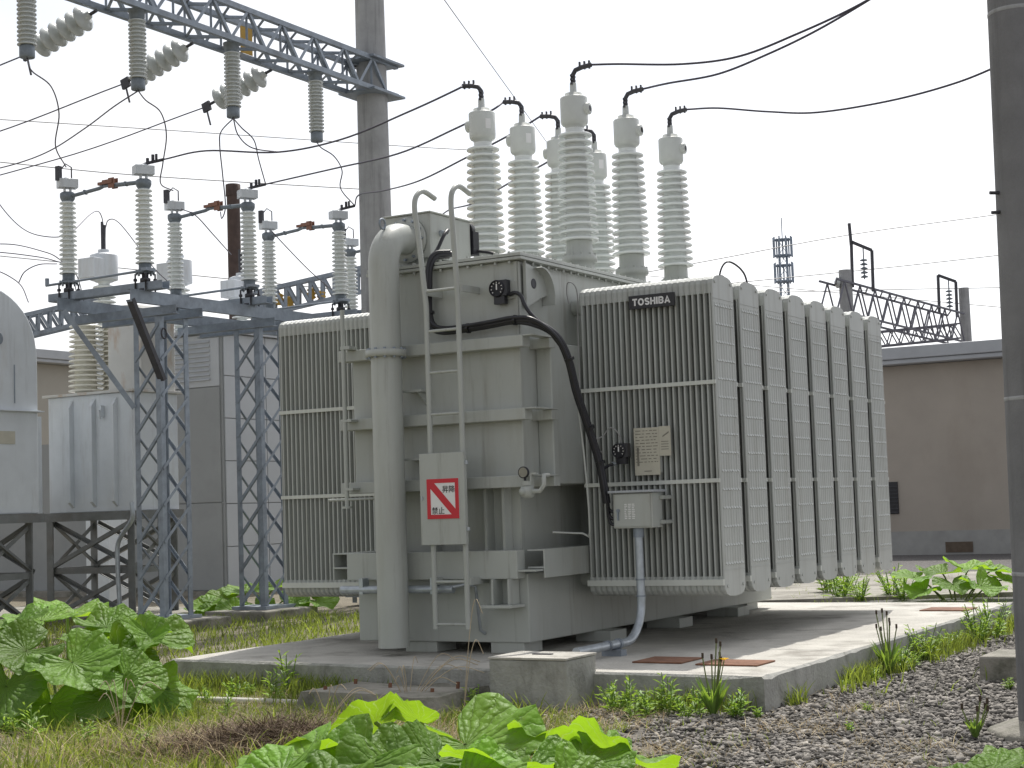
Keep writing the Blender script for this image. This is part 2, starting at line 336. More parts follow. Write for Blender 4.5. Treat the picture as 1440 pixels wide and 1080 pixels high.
# oily stains under the transformer are pigment in thin, irregular sheets of their own
def rust_plate(c, w_, d_, label):
    o = obj('rusted_cover', MB().box(-d_/2, d_/2, -w_/2, w_/2, 0, .012), rust, None, .003); o.location = T(c[0], c[1], .001); o.rotation_euler = (0, 0, RZ)
    tag(o, label, 'cover plate', 'rusted drain covers set on the slab')
rust_plate((-.32, -1.42), .42, .42, 'flat rusty drain cover on slab between conduit and yellow flower')
rust_plate((-.42, -2.03), .5, .38, 'flat rusty drain cover beside the front corner of the slab')
rust_plate((5.3, -2.1), .5, .45, 'flat rusty drain cover at the far end of the slab')
pv = MB()
for (x0, y0, x1, y1) in ((3.2, 23.2, 9.5, 29.5),): pv.box(x0, x1, y0, y1, -.05, .06)
tag(obj('concrete_pavement', pv, mat('old_paving', (.3, .285, .25), .9, var=.25, scale=1.5, bump=.4, dirt=(.12, .11, .09), dirt_amt=.8, dn=1.2, lo=.45, hi=.65)), 'flat pale concrete paving in front of the beige building', None, None, 'structure').rotation_euler = (0, 0, 0)

# ------------------------------------------------------------------ power transformer
X = thing('power_transformer', 'large beige power transformer with finned radiator banks and tall bushings on concrete slab', 'transformer', O, RZ)
TW, TL = 1.76, 5.6
for (a, b0, b1) in ((.02, .07, .40), (.02, .95, 1.28), (1.2, -.16, .2), (2.7, -.16, .2), (4.2, -.16, .2), (5.1, .1, .5), (5.1, 1.2, 1.6)):
    obj('foot', MB().box(a, a+.32, b0, b1, 0, .097), paint, X, .006)
obj('base', MB().box(0, TL, 0, TW, .095, .68), paint, X, .008)
obj('lower_tank', MB().box(.13, TL-.13, .12, TW-.12, .68, 1.46), paint, X)
for b in (.22, .40, .95, 1.4): obj('gusset', MB().box(.0, .135, b-.012, b+.012, .875, 1.43), paint, X)
obj('tank', MB().box(0, TL, 0, TW, 1.42, 2.69), paint, X, .012)
UW = 1.47                                               # the upper tank is narrower
obj('upper_tank', MB().box(.002, TL-.002, .002, UW, 2.685, 3.36), paint, X, .012)
cov = obj('top_cover', MB().box(-.06, TL+.06, -.07, UW+.07, 3.36, 3.385).box(-.055, TL+.055, -.065, UW+.065, 3.392, 3.42), paint, X, .003)
bl = MB()
for k in range(40): bl.lathe([(.013, -.012), (.013, .012)], 6, (.07+k*.14, -.035, 3.345)).lathe([(.013, 0), (.013, .018)], 6, (.07+k*.14, -.035, 3.42))
for k in range(11): bl.lathe([(.013, -.012), (.013, .012)], 6, (-.03, .06+k*.14, 3.345)).lathe([(.013, 0), (.013, .018)], 6, (-.03, .06+k*.14, 3.42))
tag(obj('cover_bolts', bl, paint, cov), None, None, None, 'stuff')
for z in (2.60, 1.98, 1.41):
    bm_ = obj('stiffener_beam', MB().box(-.13, -.001, -.10, TW+.06, z, z+.1), paint, X, .006)
    obj('beam_return', MB().box(-.128, .27, -.205, -.104, z+.088, z+.1).box(.16, .27, -.2, -.002, z+.002, z+.086), paint, bm_, .002)
for b in (1.02,):
    for z in (2.28, 1.68): obj('pipe_bracket', MB().box(-.16, 0, b-.1, b+.1, z, z+.02).prism([(0, 0), (0, -.12), (-.15, 0)], lambda u, v, s, b=b, z=z: (u, b-.06+s*.012, z+v)), paint, X)
bb = obj('bottom_beam', MB().box(-.14, -.002, .02, TW+.02, .64, .88), paint, X, .006)
obj('side_beam', MB().box(.0, TL, -.17, -.155, .64, .88).box(.0, TL, -.155, -.002, .868, .88).box(.0, TL, -.155, -.002, .72, .735), paint, X, .003)
obj('side_beam', MB().box(-.1, TL, TW+.19, TW+.205, .64, .88).box(-.1, TL, TW+.002, TW+.19, .868, .88).box(-.1, TL, TW+.002, TW+.19, .74, .755), paint, X, .003)
obj('side_beam', MB().box(-.13, .02, -.15, .018, .70, .715), paint, X)
obj('side_shield', MB().box(.27, TL-.3, -.15, -.001, 1.43, 2.66), paint, X, .01)
obj('corner_strip', MB().box(-.012, -.001, .0, .03, 2.71, 3.35).box(0, .03, -.012, -.001, 2.71, 3.35), paint, X)
# jacking pad under the bottom beam
obj('jacking_pad', MB().box(-.24, .0, .03, .34, .40, .425).box(-.18, 0, .08, .1, .425, .64).box(-.18, 0, .24, .26, .425, .64).box(-.02, -.001, .08, .26, .425, .64), paint, X, .003)
# lifting lug
def arc(cx, cz, r, a0, a1, n): return [(cx+r*math.cos(math.radians(a0+(a1-a0)*k/n)), cz+r*math.sin(math.radians(a0+(a1-a0)*k/n))) for k in range(n+1)]
lg = MB().prism([(.06, 3.34), (.06, 2.95), (.30, 3.05)]+arc(.22, 3.09, .22, 0, 90, 6), lambda u, v, s: (u, -.02-.03*s, v))
lo_ = obj('lifting_lug', lg, paint, X)
rim = arc(.22, 3.09, .225, -5, 92, 9); q = MB()
for (u0, v0), (u1, v1) in zip(rim, rim[1:]): q.add([(u0, -.002, v0), (u1, -.002, v1), (u1, -.13, v1), (u0, -.13, v0), (u0-.018, -.002, v0-.01), (u1-.018, -.002, v1-.01), (u1-.018, -.13, v1-.01), (u0-.018, -.13, v0-.01)], [(0, 1, 2, 3), (4, 7, 6, 5), (0, 3, 7, 4), (1, 5, 6, 2), (3, 2, 6, 7), (0, 4, 5, 1)])
q.box(.425, .447, -.13, -.002, 3.0, 3.09)
obj('lug_rim', q, paint, lo_)
obj('lug_eye', MB().lathe([(.035, -.0525), (.045, -.0525), (.045, -.05), (.035, -.05)], 16, (.19, 0, 3.17), 'y').lathe([(.0, -.051), (.034, -.051)], 16, (.19, 0, 3.17), 'y'), steel_d, lo_)

# ---- radiators: 24 fins each, plates stacked along local y
PITCH, NF, FW = .0538, 24, .465
ZB, ZT = .53, 3.10
def fin_outline(w0, zb, zt, n=8, hb=.105, ht=.085, ins=0):
    x0, x1 = ins, w0-ins; m_ = (x0+x1)/2; h_ = (x1-x0)/2; pts = []
    for k in range(n+1):
        t = math.pi-math.pi*k/n; pts.append((m_+h_*math.copysign(abs(math.cos(t))**.75, math.cos(t)), zt+ht*math.sin(t)**.9 if 0 < k < n else zt))
    for k in range(n+1):
        t = -math.pi*k/n; pts.append((m_+h_*math.copysign(abs(math.cos(t))**.6, math.cos(t)), zb+hb*(-abs(math.sin(t))**.8) if 0 < k < n else zb))
    return pts
def ring_loft(mb, rings):                        # rings: (outline, y) of equal point count, lofted and capped
    n = len(rings[0][0]); vs = [(u, y, v) for o_, y in rings for u, v in o_]
    fs = [(k*n+i, k*n+(i+1) % n, (k+1)*n+(i+1) % n, (k+1)*n+i) for k in range(len(rings)-1) for i in range(n)]
    mb.add(vs, fs+[list(range(n))[::-1], [(len(rings)-1)*n+i for i in range(n)]])
def fin_mesh(face=False):
    mb = MB()
    o0 = fin_outline(FW, ZB, ZT); o1 = fin_outline(FW, ZB+.02, ZT-.02, ins=.035)
    ring_loft(mb, [(o1, -.0145), (o0, -.0075), (o0, .0075), (o1, .0145)])     # lens-shaped pressed plate
    # header collars at both ends, rounded over so the stack looks ribbed
    for (z0, z1, top) in ((ZT-.085, ZT, True), (ZB, ZB+.07, False)):
        full = [p for p in o0 if (p[1] >= ZT-.001 if top else p[1] <= ZB+.001)]
        oc = ([(0, z0)]+full+[(FW, z0)]) if top else ([(FW, z1)]+full+[(0, z1)])
        cz = (z0+z1)/2; sc_ = lambda f: [((u-FW/2)*f+FW/2, (v-cz)*f+cz) for u, v in oc]
        ring_loft(mb, [(sc_(.955), -.0265), (sc_(1.004), -.012), (sc_(1.004), .012), (sc_(.955), .0265)])
    if face:                                     # outermost plate: flat skin, pressed channels, rows of spot welds
        y0 = -.027
        ring_loft(mb, [(fin_outline(FW, ZB, ZT, ins=.006), y0), (o0, y0+.006), (o0, -.014)])
        for k in range(8):
            u = .035+k*(FW-.07)/7; mb.prism([(u-.011, y0), (u, y0-.005), (u+.011, y0)], lambda p, q_, s_: (p, q_+.0005, ZB+.15+s_*(ZT-ZB-.31)))
        for r_ in range(15):
            z = ZB+.17+r_*(ZT-ZB-.36)/14
            for k in range(7):
                u = .035+(k+.5)*(FW-.07)/7; mb.prism([(y0, z+.017), (y0-.009, z-.004), (y0, z-.008)], lambda p, q_, s_, u=u: (u-.021+s_*.042, p+.0005, q_))
        for u in (.06, FW-.06):
            for z in (ZT+.02, ZB-.015): mb.lathe([(.014, -.008), (.014, 0)], 8, (u, y0, z), 'y')
        mb.box(.01, FW-.01, y0-.004, y0+.001, ZT-.128, ZT-.122).box(.01, FW-.01, y0-.004, y0+.001, ZB+.118, ZB+.124)
    me = mb.mesh('fin'); me.materials.append(finpaint); return me
fin_me, fin_face = fin_mesh(), fin_mesh(True)
strap_me = MB().box(-.018, .0, 0, NF*PITCH, 0, .034).mesh('strap'); strap_me.materials.append(strapm)
strap_b = MB().box(-.03, .0, 0, NF*PITCH, 0, .05).mesh('strap'); strap_b.materials.append(strapm)
def radiator(a0, b0, right, full=True):
    """b0: inner edge; fins run outward from the tank"""
    sgn = -1 if right else 1
    y_lo = b0-NF*PITCH if right else b0
    def hdr(z): return MB().tube([(a0+FW/2, 0 if right else TW, z), (a0+FW/2, b0+sgn*.06, z)], .07, 14).lathe([(.11, -.012), (.11, .012)], 16, (a0+FW/2, b0-sgn*.06, z), 'y')
    R_ = obj('radiator', hdr(ZT-.07), paint, X); obj('header_pipe', hdr(ZB+.06), paint, R_)
    if full:
        for k in range(NF):
            last = (k == NF-1)
            mt = Matrix.Translation((a0, b0+sgn*(k+.5)*PITCH, 0))
            if not right: mt = mt @ Matrix.Translation((FW, 0, 0)) @ Matrix.Rotation(math.pi, 4, 'Z')
            link('fin', fin_face if last else fin_me, R_, None, mt)
    for z, me in ((2.235, strap_me), (1.395, strap_me), (ZB-.005, strap_b)):
        link('strap', me, R_, None, Matrix.Translation((a0, y_lo, z)))
        if z > 1: link('strap', me, R_, None, Matrix.Translation((a0+FW+.018, y_lo, z)))
    return R_
for k in range(8): radiator(.79+k*.606, -.17, True)
radiator(.79, TW+.17, False)
stk = MB()
for k in range(1, 8):
    Rk = radiator(.79+k*.606, TW+.17, False, False)
    mb = MB()
    for j in range(NF):
        ol = fin_outline(FW, ZB, ZT, 5); y = TW+.17+(j+.5)*PITCH
        mb.prism(ol, lambda u, v, s, k=k, y=y: (.79+k*.606+u, y+(s-.5)*(.026 if v < ZT-.01 else .046), v))
    tag(obj('fin_stack', mb, finpaint, Rk), None, None, None, 'stuff')
# nameplate
FACE = Matrix(((0, 0, -1, 0), (-1, 0, 0, 0), (0, 1, 0, 0), (0, 0, 0, 1)))      # text x -> -y, text y -> z, faces -x
npz = obj('nameplate', MB().box(.735, .752, -1.13, -.69, 2.93, 3.05), blackp, X, .003)
obj('nameplate_bracket', MB().box(.752, .79, -1.0, -.97, 2.96, 3.02).box(.752, .79, -.85, -.82, 2.96, 3.02), paint, npz)
def face_at(a, b, z): m = FACE.copy(); m.translation = (a, b, z); return m
def stroke_letters(word, w_, h, th, depth):
    arc_ = lambda cx, cy, rx, ry, a0, a1, n=10: [(cx+rx*math.cos(math.radians(a0+(a1-a0)*k/n)), cy+ry*math.sin(math.radians(a0+(a1-a0)*k/n))) for k in range(n+1)]
    G_ = {'T': (.8, [[(0, .9), (.8, .9)], [(.4, .9), (.4, 0)]]), 'O': (.96, [arc_(.48, .5, .38, .4, 0, 360, 22)]),
          'S': (.8, [arc_(.4, .71, .29, .19, 15, 270, 10)+arc_(.4, .29, .3, .19, 90, -165, 10)]), 'H': (.82, [[(.1, 0), (.1, 1)], [(.72, 0), (.72, 1)], [(.1, .5), (.72, .5)]]),
          'I': (.24, [[(.12, 0), (.12, 1)]]), 'B': (.82, [[(.1, 0), (.1, 1)], [(.1, .9)]+arc_(.48, .7, .22, .2, 90, -90, 8)+[(.1, .5)], [(.1, .5)]+arc_(.48, .3, .24, .2, 90, -90, 8)+[(.1, .1)]]),
          'A': (.94, [[(.09, 0), (.47, .96), (.85, 0)], [(.24, .3), (.7, .3)]])}
    tot = sum(G_[c][0] for c in word)+.16*(len(word)-1); u = w_/tot; mb = MB(); x = -w_/2
    for c in word:
        wd_, sts = G_[c]
        for st_ in sts:
            P_ = [Vector((x+px*u, (py-.5)*h, 0)) for px, py in st_]; n = len(P_); closed = (P_[0]-P_[-1]).length < 1e-5; L_, R2 = [], []
            for i in range(n):
                d = (P_[min(i+1, n-1)]-P_[max(i-1, 0)]) if not (closed and i in (0, n-1)) else P_[1]-P_[n-2]
                d.normalize(); nn = Vector((-d.y, d.x, 0))*th/2; L_.append(P_[i]+nn); R2.append(P_[i]-nn)
            for i in range(n-1): mb.add([L_[i], R2[i], R2[i+1], L_[i+1]]+[v+Vector((0, 0, depth)) for v in (L_[i], R2[i], R2[i+1], L_[i+1])], [(4, 5, 6, 7), (0, 1, 5, 4), (2, 3, 7, 6), (1, 2, 6, 5), (3, 0, 4, 7)])
        x += (wd_+.16)*u
    return mb
ol_ = obj('lettering', stroke_letters('TOSHIBA', .36, .062, .0145, .002), white, npz); ol_.matrix_local = face_at(.7345, -.91, 2.99)
# rating plates
rp1 = obj('rating_plate', MB().box(.715, .722, -.94, -.70, 1.48, 1.89), platem, X, .001)
rp2 = obj('rating_plate', MB().box(.712, .7195, -1.05, -.9415, 1.64, 1.895), platem, X, .001)
pr = MB()
for r_ in range(11):
    z = 1.86-r_*.027
    b = -.715
    while b > -.915:
        l = random.uniform(.015, .06); pr.box(.7137, .7149, max(b-l, -.925), b, z, z+.007); b -= l+random.uniform(.008, .02)
pr.box(.7137, .7149, -.745, -.725, 1.56, 1.72).box(.7137, .7149, -.86, -.79, 1.51, 1.518)
obj('print', pr, print_m, rp1)
pr = MB().prism([(-.975, 1.80), (-1.035, 1.835), (-1.035, 1.85), (-.975, 1.812)], lambda u, v, s: (.7105+s*.0012, u, v))
for r_ in range(4): pr.box(.7107, .7118, -1.03, -.96, 1.76-r_*.022, 1.766-r_*.022)
obj('print', pr, print_m, rp2)
obj('plate_bracket', MB().box(.722, .79, -.93, -.91, 1.5, 1.88).box(.722, .79, -.74, -.72, 1.5, 1.88), paint, rp1)

# gauges
def gauge(a, b, z, r, name='dial_gauge'):
    g_ = obj(name, MB().lathe([(r*.9, 0), (r, -.02), (r, -.075), (r*.93, -.085), (r*.86, -.085), (r*.86, -.07)], 24, (a, b, z), 'x').box(a-.07, a, b-r*1.3, b-r*.3, z-r*.9, z+r*.95).box(a-.06, a, b-r*.9, b+r*.5, z-r*1.8, z-r*.6), black, X, .004)
    dl = obj('dial', MB().lathe([(0, -.0702), (r*.84, -.0702)], 24, (a, b, z), 'x'), steel_d, g_)
    tk = MB()
    for k in range(9):
        t = math.radians(-40+k*32.5); c_, s_ = math.cos(t), math.sin(t); u = .62*r
        tk.add([(a-.0712, b+c_*u-s_*.004, z+s_*u+c_*.004), (a-.0712, b+c_*u+s_*.004, z+s_*u-c_*.004), (a-.0712, b+c_*(u+.16*r)+s_*.004, z+s_*(u+.16*r)-c_*.004), (a-.0712, b+c_*(u+.16*r)-s_*.004, z+s_*(u+.16*r)+c_*.004)], [(0, 1, 2, 3)])
    tk.box(a-.0722, a-.0712, b-.006, b+.006, z-r*.15, z+r*.55)
    obj('scale', tk, white, g_)
    return g_
gauge(-.02, .16, 3.12, .075)
obj('gauge_bracket', MB().box(-.02, .0, .02, .21, 3.03, 3.18), paint, X)
g3 = gauge(.68, -.60, 1.70, .065); obj('gauge_bracket', MB().box(.70, .79, -.63, -.57, 1.67, 1.73), paint, X)
obj('cable_gland', MB().lathe([(.018, 0), (.018, .05)], 10, (.655, -.56, 1.59), 'y'), zinc, g3)
# drain valve with small dial on the lowest stiffener
v_ = obj('oil_valve', MB().lathe([(.0, -.05), (.05, -.045), (.06, 0), (.05, .045), (0, .05)], 14, (-.2, -.14, 1.37), 'y').tube([(-.2, -.18, 1.37), (-.2, -.26, 1.37), (-.2, -.30, 1.42), (-.2, -.30, 1.5), (-.13, -.30, 1.5), (.0, -.18, 1.5)], .02, 10).tube([(-.2, -.14, 1.42), (-.2, -.14, 1.455)], .045, 14).lathe([(.0, -.06), (.03, -.06), (.03, 0)], 10, (-.2, -.12, 1.37), 'x'), paint, X)
obj('valve_dial', MB().lathe([(.045, 0), (.05, -.012), (.05, -.03), (.042, -.032)], 18, (-.2, -.12, 1.53), 'x').tube([(-.2, -.12, 1.46), (-.2, -.12, 1.49)], .012, 8), black, v_)
obj('dial', MB().lathe([(0, -.0325), (.041, -.0325)], 18, (-.2, -.12, 1.53), 'x'), platem, v_)
obj('pipe_loop', MB().box(-.21, -.17, -.235, -.17, 1.51, 1.525).box(-.21, -.17, -.185, -.17, 1.36, 1.51), paint, v_)

# discharge pipe with elbow into the relief box
PB, PA, PR = 1.175, -.31, .136
pts = [(PA, PB, .07), (PA, PB, 3.40)]
el = [(PA+.27-.27*math.cos(math.radians(t)), PB, 3.40+.27*math.sin(math.radians(t))) for t in range(0, 91, 9)]
pipe = obj('discharge_pipe', MB().tube(pts[:1]+el+[(PA+.36, PB, 3.67)], PR, 28), paint, X)
obj('pipe_flange', MB().lathe([(PR, -.03), (PR+.045, -.03), (PR+.045, -.002), (PR+.045, .002), (PR+.045, .03), (PR, .03)], 28, (PA, PB, 2.62)), paint, pipe)
fb = MB()
for k in range(12):
    t = k*math.pi/6; fb.lathe([(.013, -.045), (.013, .045)], 6, (PA+math.cos(t)*(PR+.027), PB+math.sin(t)*(PR+.027), 2.62))
    fb.lathe([(.013, -.03), (.013, .06)], 6, (PA+.36, PB+math.cos(t)*(PR+.045), 3.67+math.sin(t)*(PR+.045)), 'x')
obj('flange_bolts', fb, steel, pipe)
obj('elbow_flange', MB().lathe([(PR, 0), (PR+.07, 0), (PR+.07, .035), (PR, .035)], 28, (PA+.36, PB, 3.67), 'x'), paint, pipe)
obj('eye_bolt', MB().tube([(PA+.0+.045*math.cos(math.radians(t)), PB, 3.77+.045*math.sin(math.radians(t))) for t in range(0, 361, 30)], .01, 6), steel, pipe)
rb = obj('relief_box', MB().box(.09, .78, PB-.24, PB+.24, 3.50, 3.90).box(.07, .80, PB-.26, PB+.26, 3.9, 3.915), paint, X, .008)
obj('box_leg', MB().box(.14, .22, PB-.2, PB+.2, 3.42, 3.50).box(.62, .7, PB-.2, PB+.2, 3.42, 3.50), paint, rb)
obj('box_gland', MB().lathe([(.022, -.07), (.022, 0)], 10, (.26, PB-.24, 3.73), 'y').lathe([(.03, -.03), (.03, 0)], 6, (.26, PB-.24, 3.73), 'y'), zinc, rb)
obj('relay', MB().box(.80, .90, PB-.26, PB-.1, 3.6, 3.82).lathe([(.07, 0), (.07, .06), (.04, .09)], 14, (.80, PB-.18, 3.84), 'x'), black, rb)
wire('relay_cable', [(.88, PB-.26, 3.64), (.9, PB-.42, 3.6), (.95, PB-.55, 3.5), (1.0, PB-.62, 3.425)], .016, black, None, parent=X)
# thin oil pipe at the left
obj('oil_line', MB().tube([(-.22, 1.70, 1.30), (-.22, 1.70, 3.06)], .02, 10).lathe([(.045, 0), (.045, .02)], 12, (-.22, 1.70, 1.28)).box(-.24, -.12, 1.62, 1.72, 2.70, 2.73).box(-.24, -.12, 1.62, 1.72, 2.05, 2.07).box(-.24, -.12, 1.62, 1.72, 1.44, 1.46).tube([(-.22, 1.9, 1.36), (-.22, 1.33, 1.36), (-.05, 1.3, 1.36)], .012, 8), paint, X)
obj('drain_line', MB().tube([(-.2, 1.80, .56), (-.2, .62, .56)], .034, 12).tube([(-.2, .75, .56), (-.2, .5, .60), (-.12, .45, .58), (-.06, .45, .2), (-.005, .44, .17)], .013, 8).box(-.23, -.13, .80, .84, .52, .66).box(-.23, -.13, 1.55, 1.59, .52, .66), zinc, X)

# ladder
def rail(b, top):
    p = [(-.3, b, .23), (-.3, b, 3.0), (-.32, b+top*.045, 3.6), (-.33, b+top*.07, 3.85), (-.30, b+top*.07, 3.97), (-.2, b+top*.06, 4.03), (-.03, b+top*.05, 3.99)]
    return [p[0]]+smooth_path(p[1:], 5)
lad = obj('ladder', MB().tube(rail(.748, 1), .024, 10).tube(rail(.423, .3), .024, 10), paint, X)
for z in (3.13, 2.78, 2.42, 2.06, .63, .27): obj('rung', MB().tube([(-.3, .748, z), (-.3, .423, z)], .013, 8), paint, lad)
for z in (3.10, .60): [obj('ladder_stay', MB().box(-.3, .0, y_, y_+.015, z, z+.06), paint, lad) for y_ in (.385, .765)]
door = obj('ladder_guard', MB().box(-.36, -.335, .38, .83, .945, 1.725).box(-.335, -.31, .384, .39, .95, 1.72).box(-.335, -.31, .82, .826, .95, 1.72), paint, X, .012)
tag(door, 'plain steel ladder guard door carrying a red and white sign')
obj('hinge', MB().box(-.345, -.33, .355, .38, 1.62, 1.65).box(-.345, -.33, .355, .38, 1.06, 1.09).box(-.37, -.36, .80, .815, 1.33, 1.36), zinc, door)
sx0, sx1, sz0, sz1 = .435, .755, 1.165, 1.505
obj('sign_panel', MB().box(-.366, -.3602, sx0, sx1, sz0, sz1), white, door)
t_ = .036; sg = MB()
sg.box(-.3685, -.3662, sx0, sx1, sz1-t_, sz1).box(-.3685, -.3662, sx0, sx1, sz0, sz0+t_).box(-.3685, -.3662, sx0, sx0+t_, sz0+t_, sz1-t_).box(-.3685, -.3662, sx1-t_, sx1, sz0+t_, sz1-t_)
d0, d1 = (sx1-t_, sz1-t_), (sx0+t_, sz0+t_)
sg.prism([(d0[0], d0[1]), (d0[0], d0[1]-.045), (d1[0]+.04, d1[1]), (d1[0], d1[1]), (d1[0], d1[1]+.045), (d0[0]-.04, d0[1])], lambda u, v, s: (-.3682+s*.0018, u, v))
tag(obj('sign_marking', sg, red, door), 'red border and diagonal bar of the warning sign')
text_mesh('lettering', '昇降', .08, .0008, blackp, door, face_at(-.3688, .535, 1.415), .125)
text_mesh('lettering', '禁止', .08, .0008, blackp, door, face_at(-.3688, .645, 1.235), .125)

# black cable bundle
bund = [(.1, .72, 3.50), (-.02, .80, 3.48), (-.08, .835, 3.38), (-.09, .845, 3.2), (-.09, .85, 2.97), (-.10, .80, 2.85), (-.10, .68, 2.80), (-.10, .45, 2.80), (-.10, .2, 2.815), (-.10, -.02, 2.83), (-.08, -.20, 2.80), (.0, -.36, 2.68), (.1, -.42, 2.48), (.2, -.435, 2.2), (.35, -.46, 1.9), (.45, -.50, 1.6), (.48, -.52, 1.4), (.5, -.53, 1.25)]
cb = obj('cable_bundle', MB().tube(smooth_path(bund, 6), .028, 10), black, X)
for k, (da, db, dz) in enumerate(((-.03, .0, .02), (.0, .03, -.02))):
    obj('cable', MB().tube(smooth_path([(a+da, b+db, z+dz*(1 if z > 2.7 else 0)) for a, b, z in bund], 6), .018, 8), black, cb)
for i in (4, 7, 9, 12, 14, 15): 
    p = Vector(bund[i]); d = (Vector(bund[i+1])-Vector(bund[i-1])).normalized()
    obj('cable_tie', MB().tube([p-d*.012, p+d*.012], .045, 10), blackp, cb)
for k, z in enumerate((1.17, 1.11, 1.06)):
    wire('cable', [(.5, -.53, 1.32-.05*k), (.52, -.525, 1.22-.04*k), (.53, -.545, z+.01), (.54, -.60, z)], .016, black, None, parent=X)
    obj('cable_gland', MB().lathe([(.024, -.01), (.024, .03), (.017, .03), (.017, .05)], 10, (.54, -.605, z), 'y'), zinc, X)
wire('gauge_cable', [(-.05, .05, 3.06), (-.07, -.01, 3.07), (-.08, -.07, 3.04), (-.08, -.11, 2.95), (-.07, -.18, 2.85), (-.03, -.29, 2.74), (.05, -.38, 2.58)], .018, black, None, parent=X)
wire('box_cable', [(.26, PB-.31, 3.73), (.2, PB-.36, 3.74), (.1, PB-.38, 3.68), (.02, PB-.36, 3.55), (-.06, PB-.345, 3.45), (-.08, PB-.335, 3.3)], .018, black, None, parent=X)
wire('gauge_cable', [(.655, -.53, 1.59), (.6, -.49, 1.57), (.5, -.47, 1.52)], .014, black, None, parent=X)
for pts in ([(.66, -.61, 1.76), (.6, -.60, 1.86), (.58, -.54, 1.9), (.57, -.47, 1.83), (.5, -.41, 1.79), (.45, -.44, 1.72), (.5, -.5, 1.69)],
            [(.6, -.17, 3.02), (.58, -.165, 3.12), (.56, -.19, 3.2), (.56, -.25, 3.18), (.6, -.26, 3.08), (.7, -.2, 2.8), (.7, -.2, 2.4), (.66, -.22, 2.2), (.6, -.3, 2.0)]):
    wire('thin_wire', pts, .006, greywire, None, parent=X)
wire('grounding_rod', [(.3, -.36, 2.3), (.34, -.40, 1.7), (.36, -.42, 1.02), (.34, -.36, 1.0), (.1, -.2, 1.02)], .009, paint, None, parent=X, n=3)
# control box on the radiator with conduit to the pit
jb = obj('control_box', MB().box(.46, .66, -.97, -.60, 1.03, 1.33), paint, X, .008)
obj('box_lid', MB().box(.425, .69, -1.0, -.57, 1.332, 1.352), roof_g, jb, .004)
obj('box_door', MB().box(.448, .459, -.955, -.615, 1.045, 1.32), paint, jb, .003)
obj('door_latch', MB().lathe([(.017, -.01), (.017, 0)], 12, (.447, -.655, 1.18), 'x').box(.43, .447, -.66, -.65, 1.1, 1.18), steel, jb)
lb = MB()
for r_ in range(9):
    for s_ in range(3):
        b = -.715-s_*.035; lb.box(.4462, .4475, b-random.uniform(.012, .03), b, 1.11+r_*.015, 1.118+r_*.015)
obj('box_label', lb, white, jb)
[obj('box_arm', MB().box(.6, .79, -1.01, -.972, z, z+.03), paint, jb) for z in (1.27, 1.06)]
ben = [(.55-.33+.33*math.cos(math.radians(t)), -.79, .42-.33*math.sin(math.radians(t))) for t in range(0, 91, 10)]
cd = obj('conduit', MB().tube([(.55, -.79, 1.03)]+ben+[(-.66, -.79, .09)], .036, 16), zinc, X)
obj('conduit_coupling', MB().tube([(.55, -.79, 1.03), (.55, -.79, .95)], .047, 12).tube([(.55, -.79, .60), (.55, -.79, .585)], .043, 12).tube([(.55, -.79, .46), (.55, -.79, .445)], .043, 12).tube([(.1, -.79, .09), (.06, -.79, .09)], .045, 12).tube([(-.1, -.79, .09), (-.13, -.79, .09)], .045, 12).box(-.05, .05, -.88, -.70, 0, .05), steel, cd)

# ---- bushings
def shed_profile(z0, z1, n, rc0, rc1, rs0, rs1):
    pr = []; p = (z1-z0)/n
    for k in range(n):
        t = k/(n-1); rc = rc0+(rc1-rc0)*t; rs = rs0+(rs1-rs0)*t; z = z0+k*p
        pr += [(rc, z+.02*p), (rc*1.02, z+.20*p), (rc+.5*(rs-rc), z+.17*p), (rs*.94, z+.12*p), (rs*.985, z+.15*p), (rs, z+.26*p), (rs*.985, z+.38*p), (rs*.93, z+.47*p), (rc+.45*(rs-rc), z+.60*p), (rc+.15*(rs-rc), z+.72*p), (rc*1.01, z+.84*p)]
    return pr+[(rc1, z1)]
bu_porc = MB().lathe([(.0, .0)]+shed_profile(.36, 1.46, 15, .122, .092, .197, .166)+[(.09, 1.50)], 32).mesh('porcelain'); bu_porc.materials.append(porc)
bu_base = MB().lathe([(.2, 0), (.2, .05), (.14, .055), (.14, .16), (.17, .165), (.17, .21), (.13, .25), (.128, .37)], 28)
for k in range(10): bu_base.lathe([(.014, .05), (.014, .075)], 6, (math.cos(k*.628)*.175, math.sin(k*.628)*.175, 0)).lathe([(.012, .21), (.012, .24)], 6, (math.cos(k*.628)*.152, math.sin(k*.628)*.152, 0))
bu_base = bu_base.mesh('bushing'); bu_base.materials.append(paint)
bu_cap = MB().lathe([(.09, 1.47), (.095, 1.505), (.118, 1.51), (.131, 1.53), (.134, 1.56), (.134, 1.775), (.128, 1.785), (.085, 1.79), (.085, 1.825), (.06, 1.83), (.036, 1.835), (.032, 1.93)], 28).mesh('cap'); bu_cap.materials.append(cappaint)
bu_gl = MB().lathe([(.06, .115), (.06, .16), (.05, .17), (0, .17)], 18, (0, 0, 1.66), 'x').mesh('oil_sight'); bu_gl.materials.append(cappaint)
bu_gl2 = MB().lathe([(.0, .1715), (.03, .1715)], 14, (0, 0, 1.66), 'x').mesh('sight_glass'); bu_gl2.materials.append(steel_d)
tm = MB().tube([(0, 0, 1.88), (0, 0, 2.01), (.03, 0, 2.055), (.1, 0, 2.075), (.2, 0, 2.085)], .024, 10)
for k in range(3): tm.box(-.012, .012, -.045, .045, 1.91+k*.04, 1.93+k*.04).box(.07+k*.05, .085+k*.05, -.012, .012, 2.05, 2.13)
bu_tm = tm.mesh('terminal'); bu_tm.materials.append(steel_d)
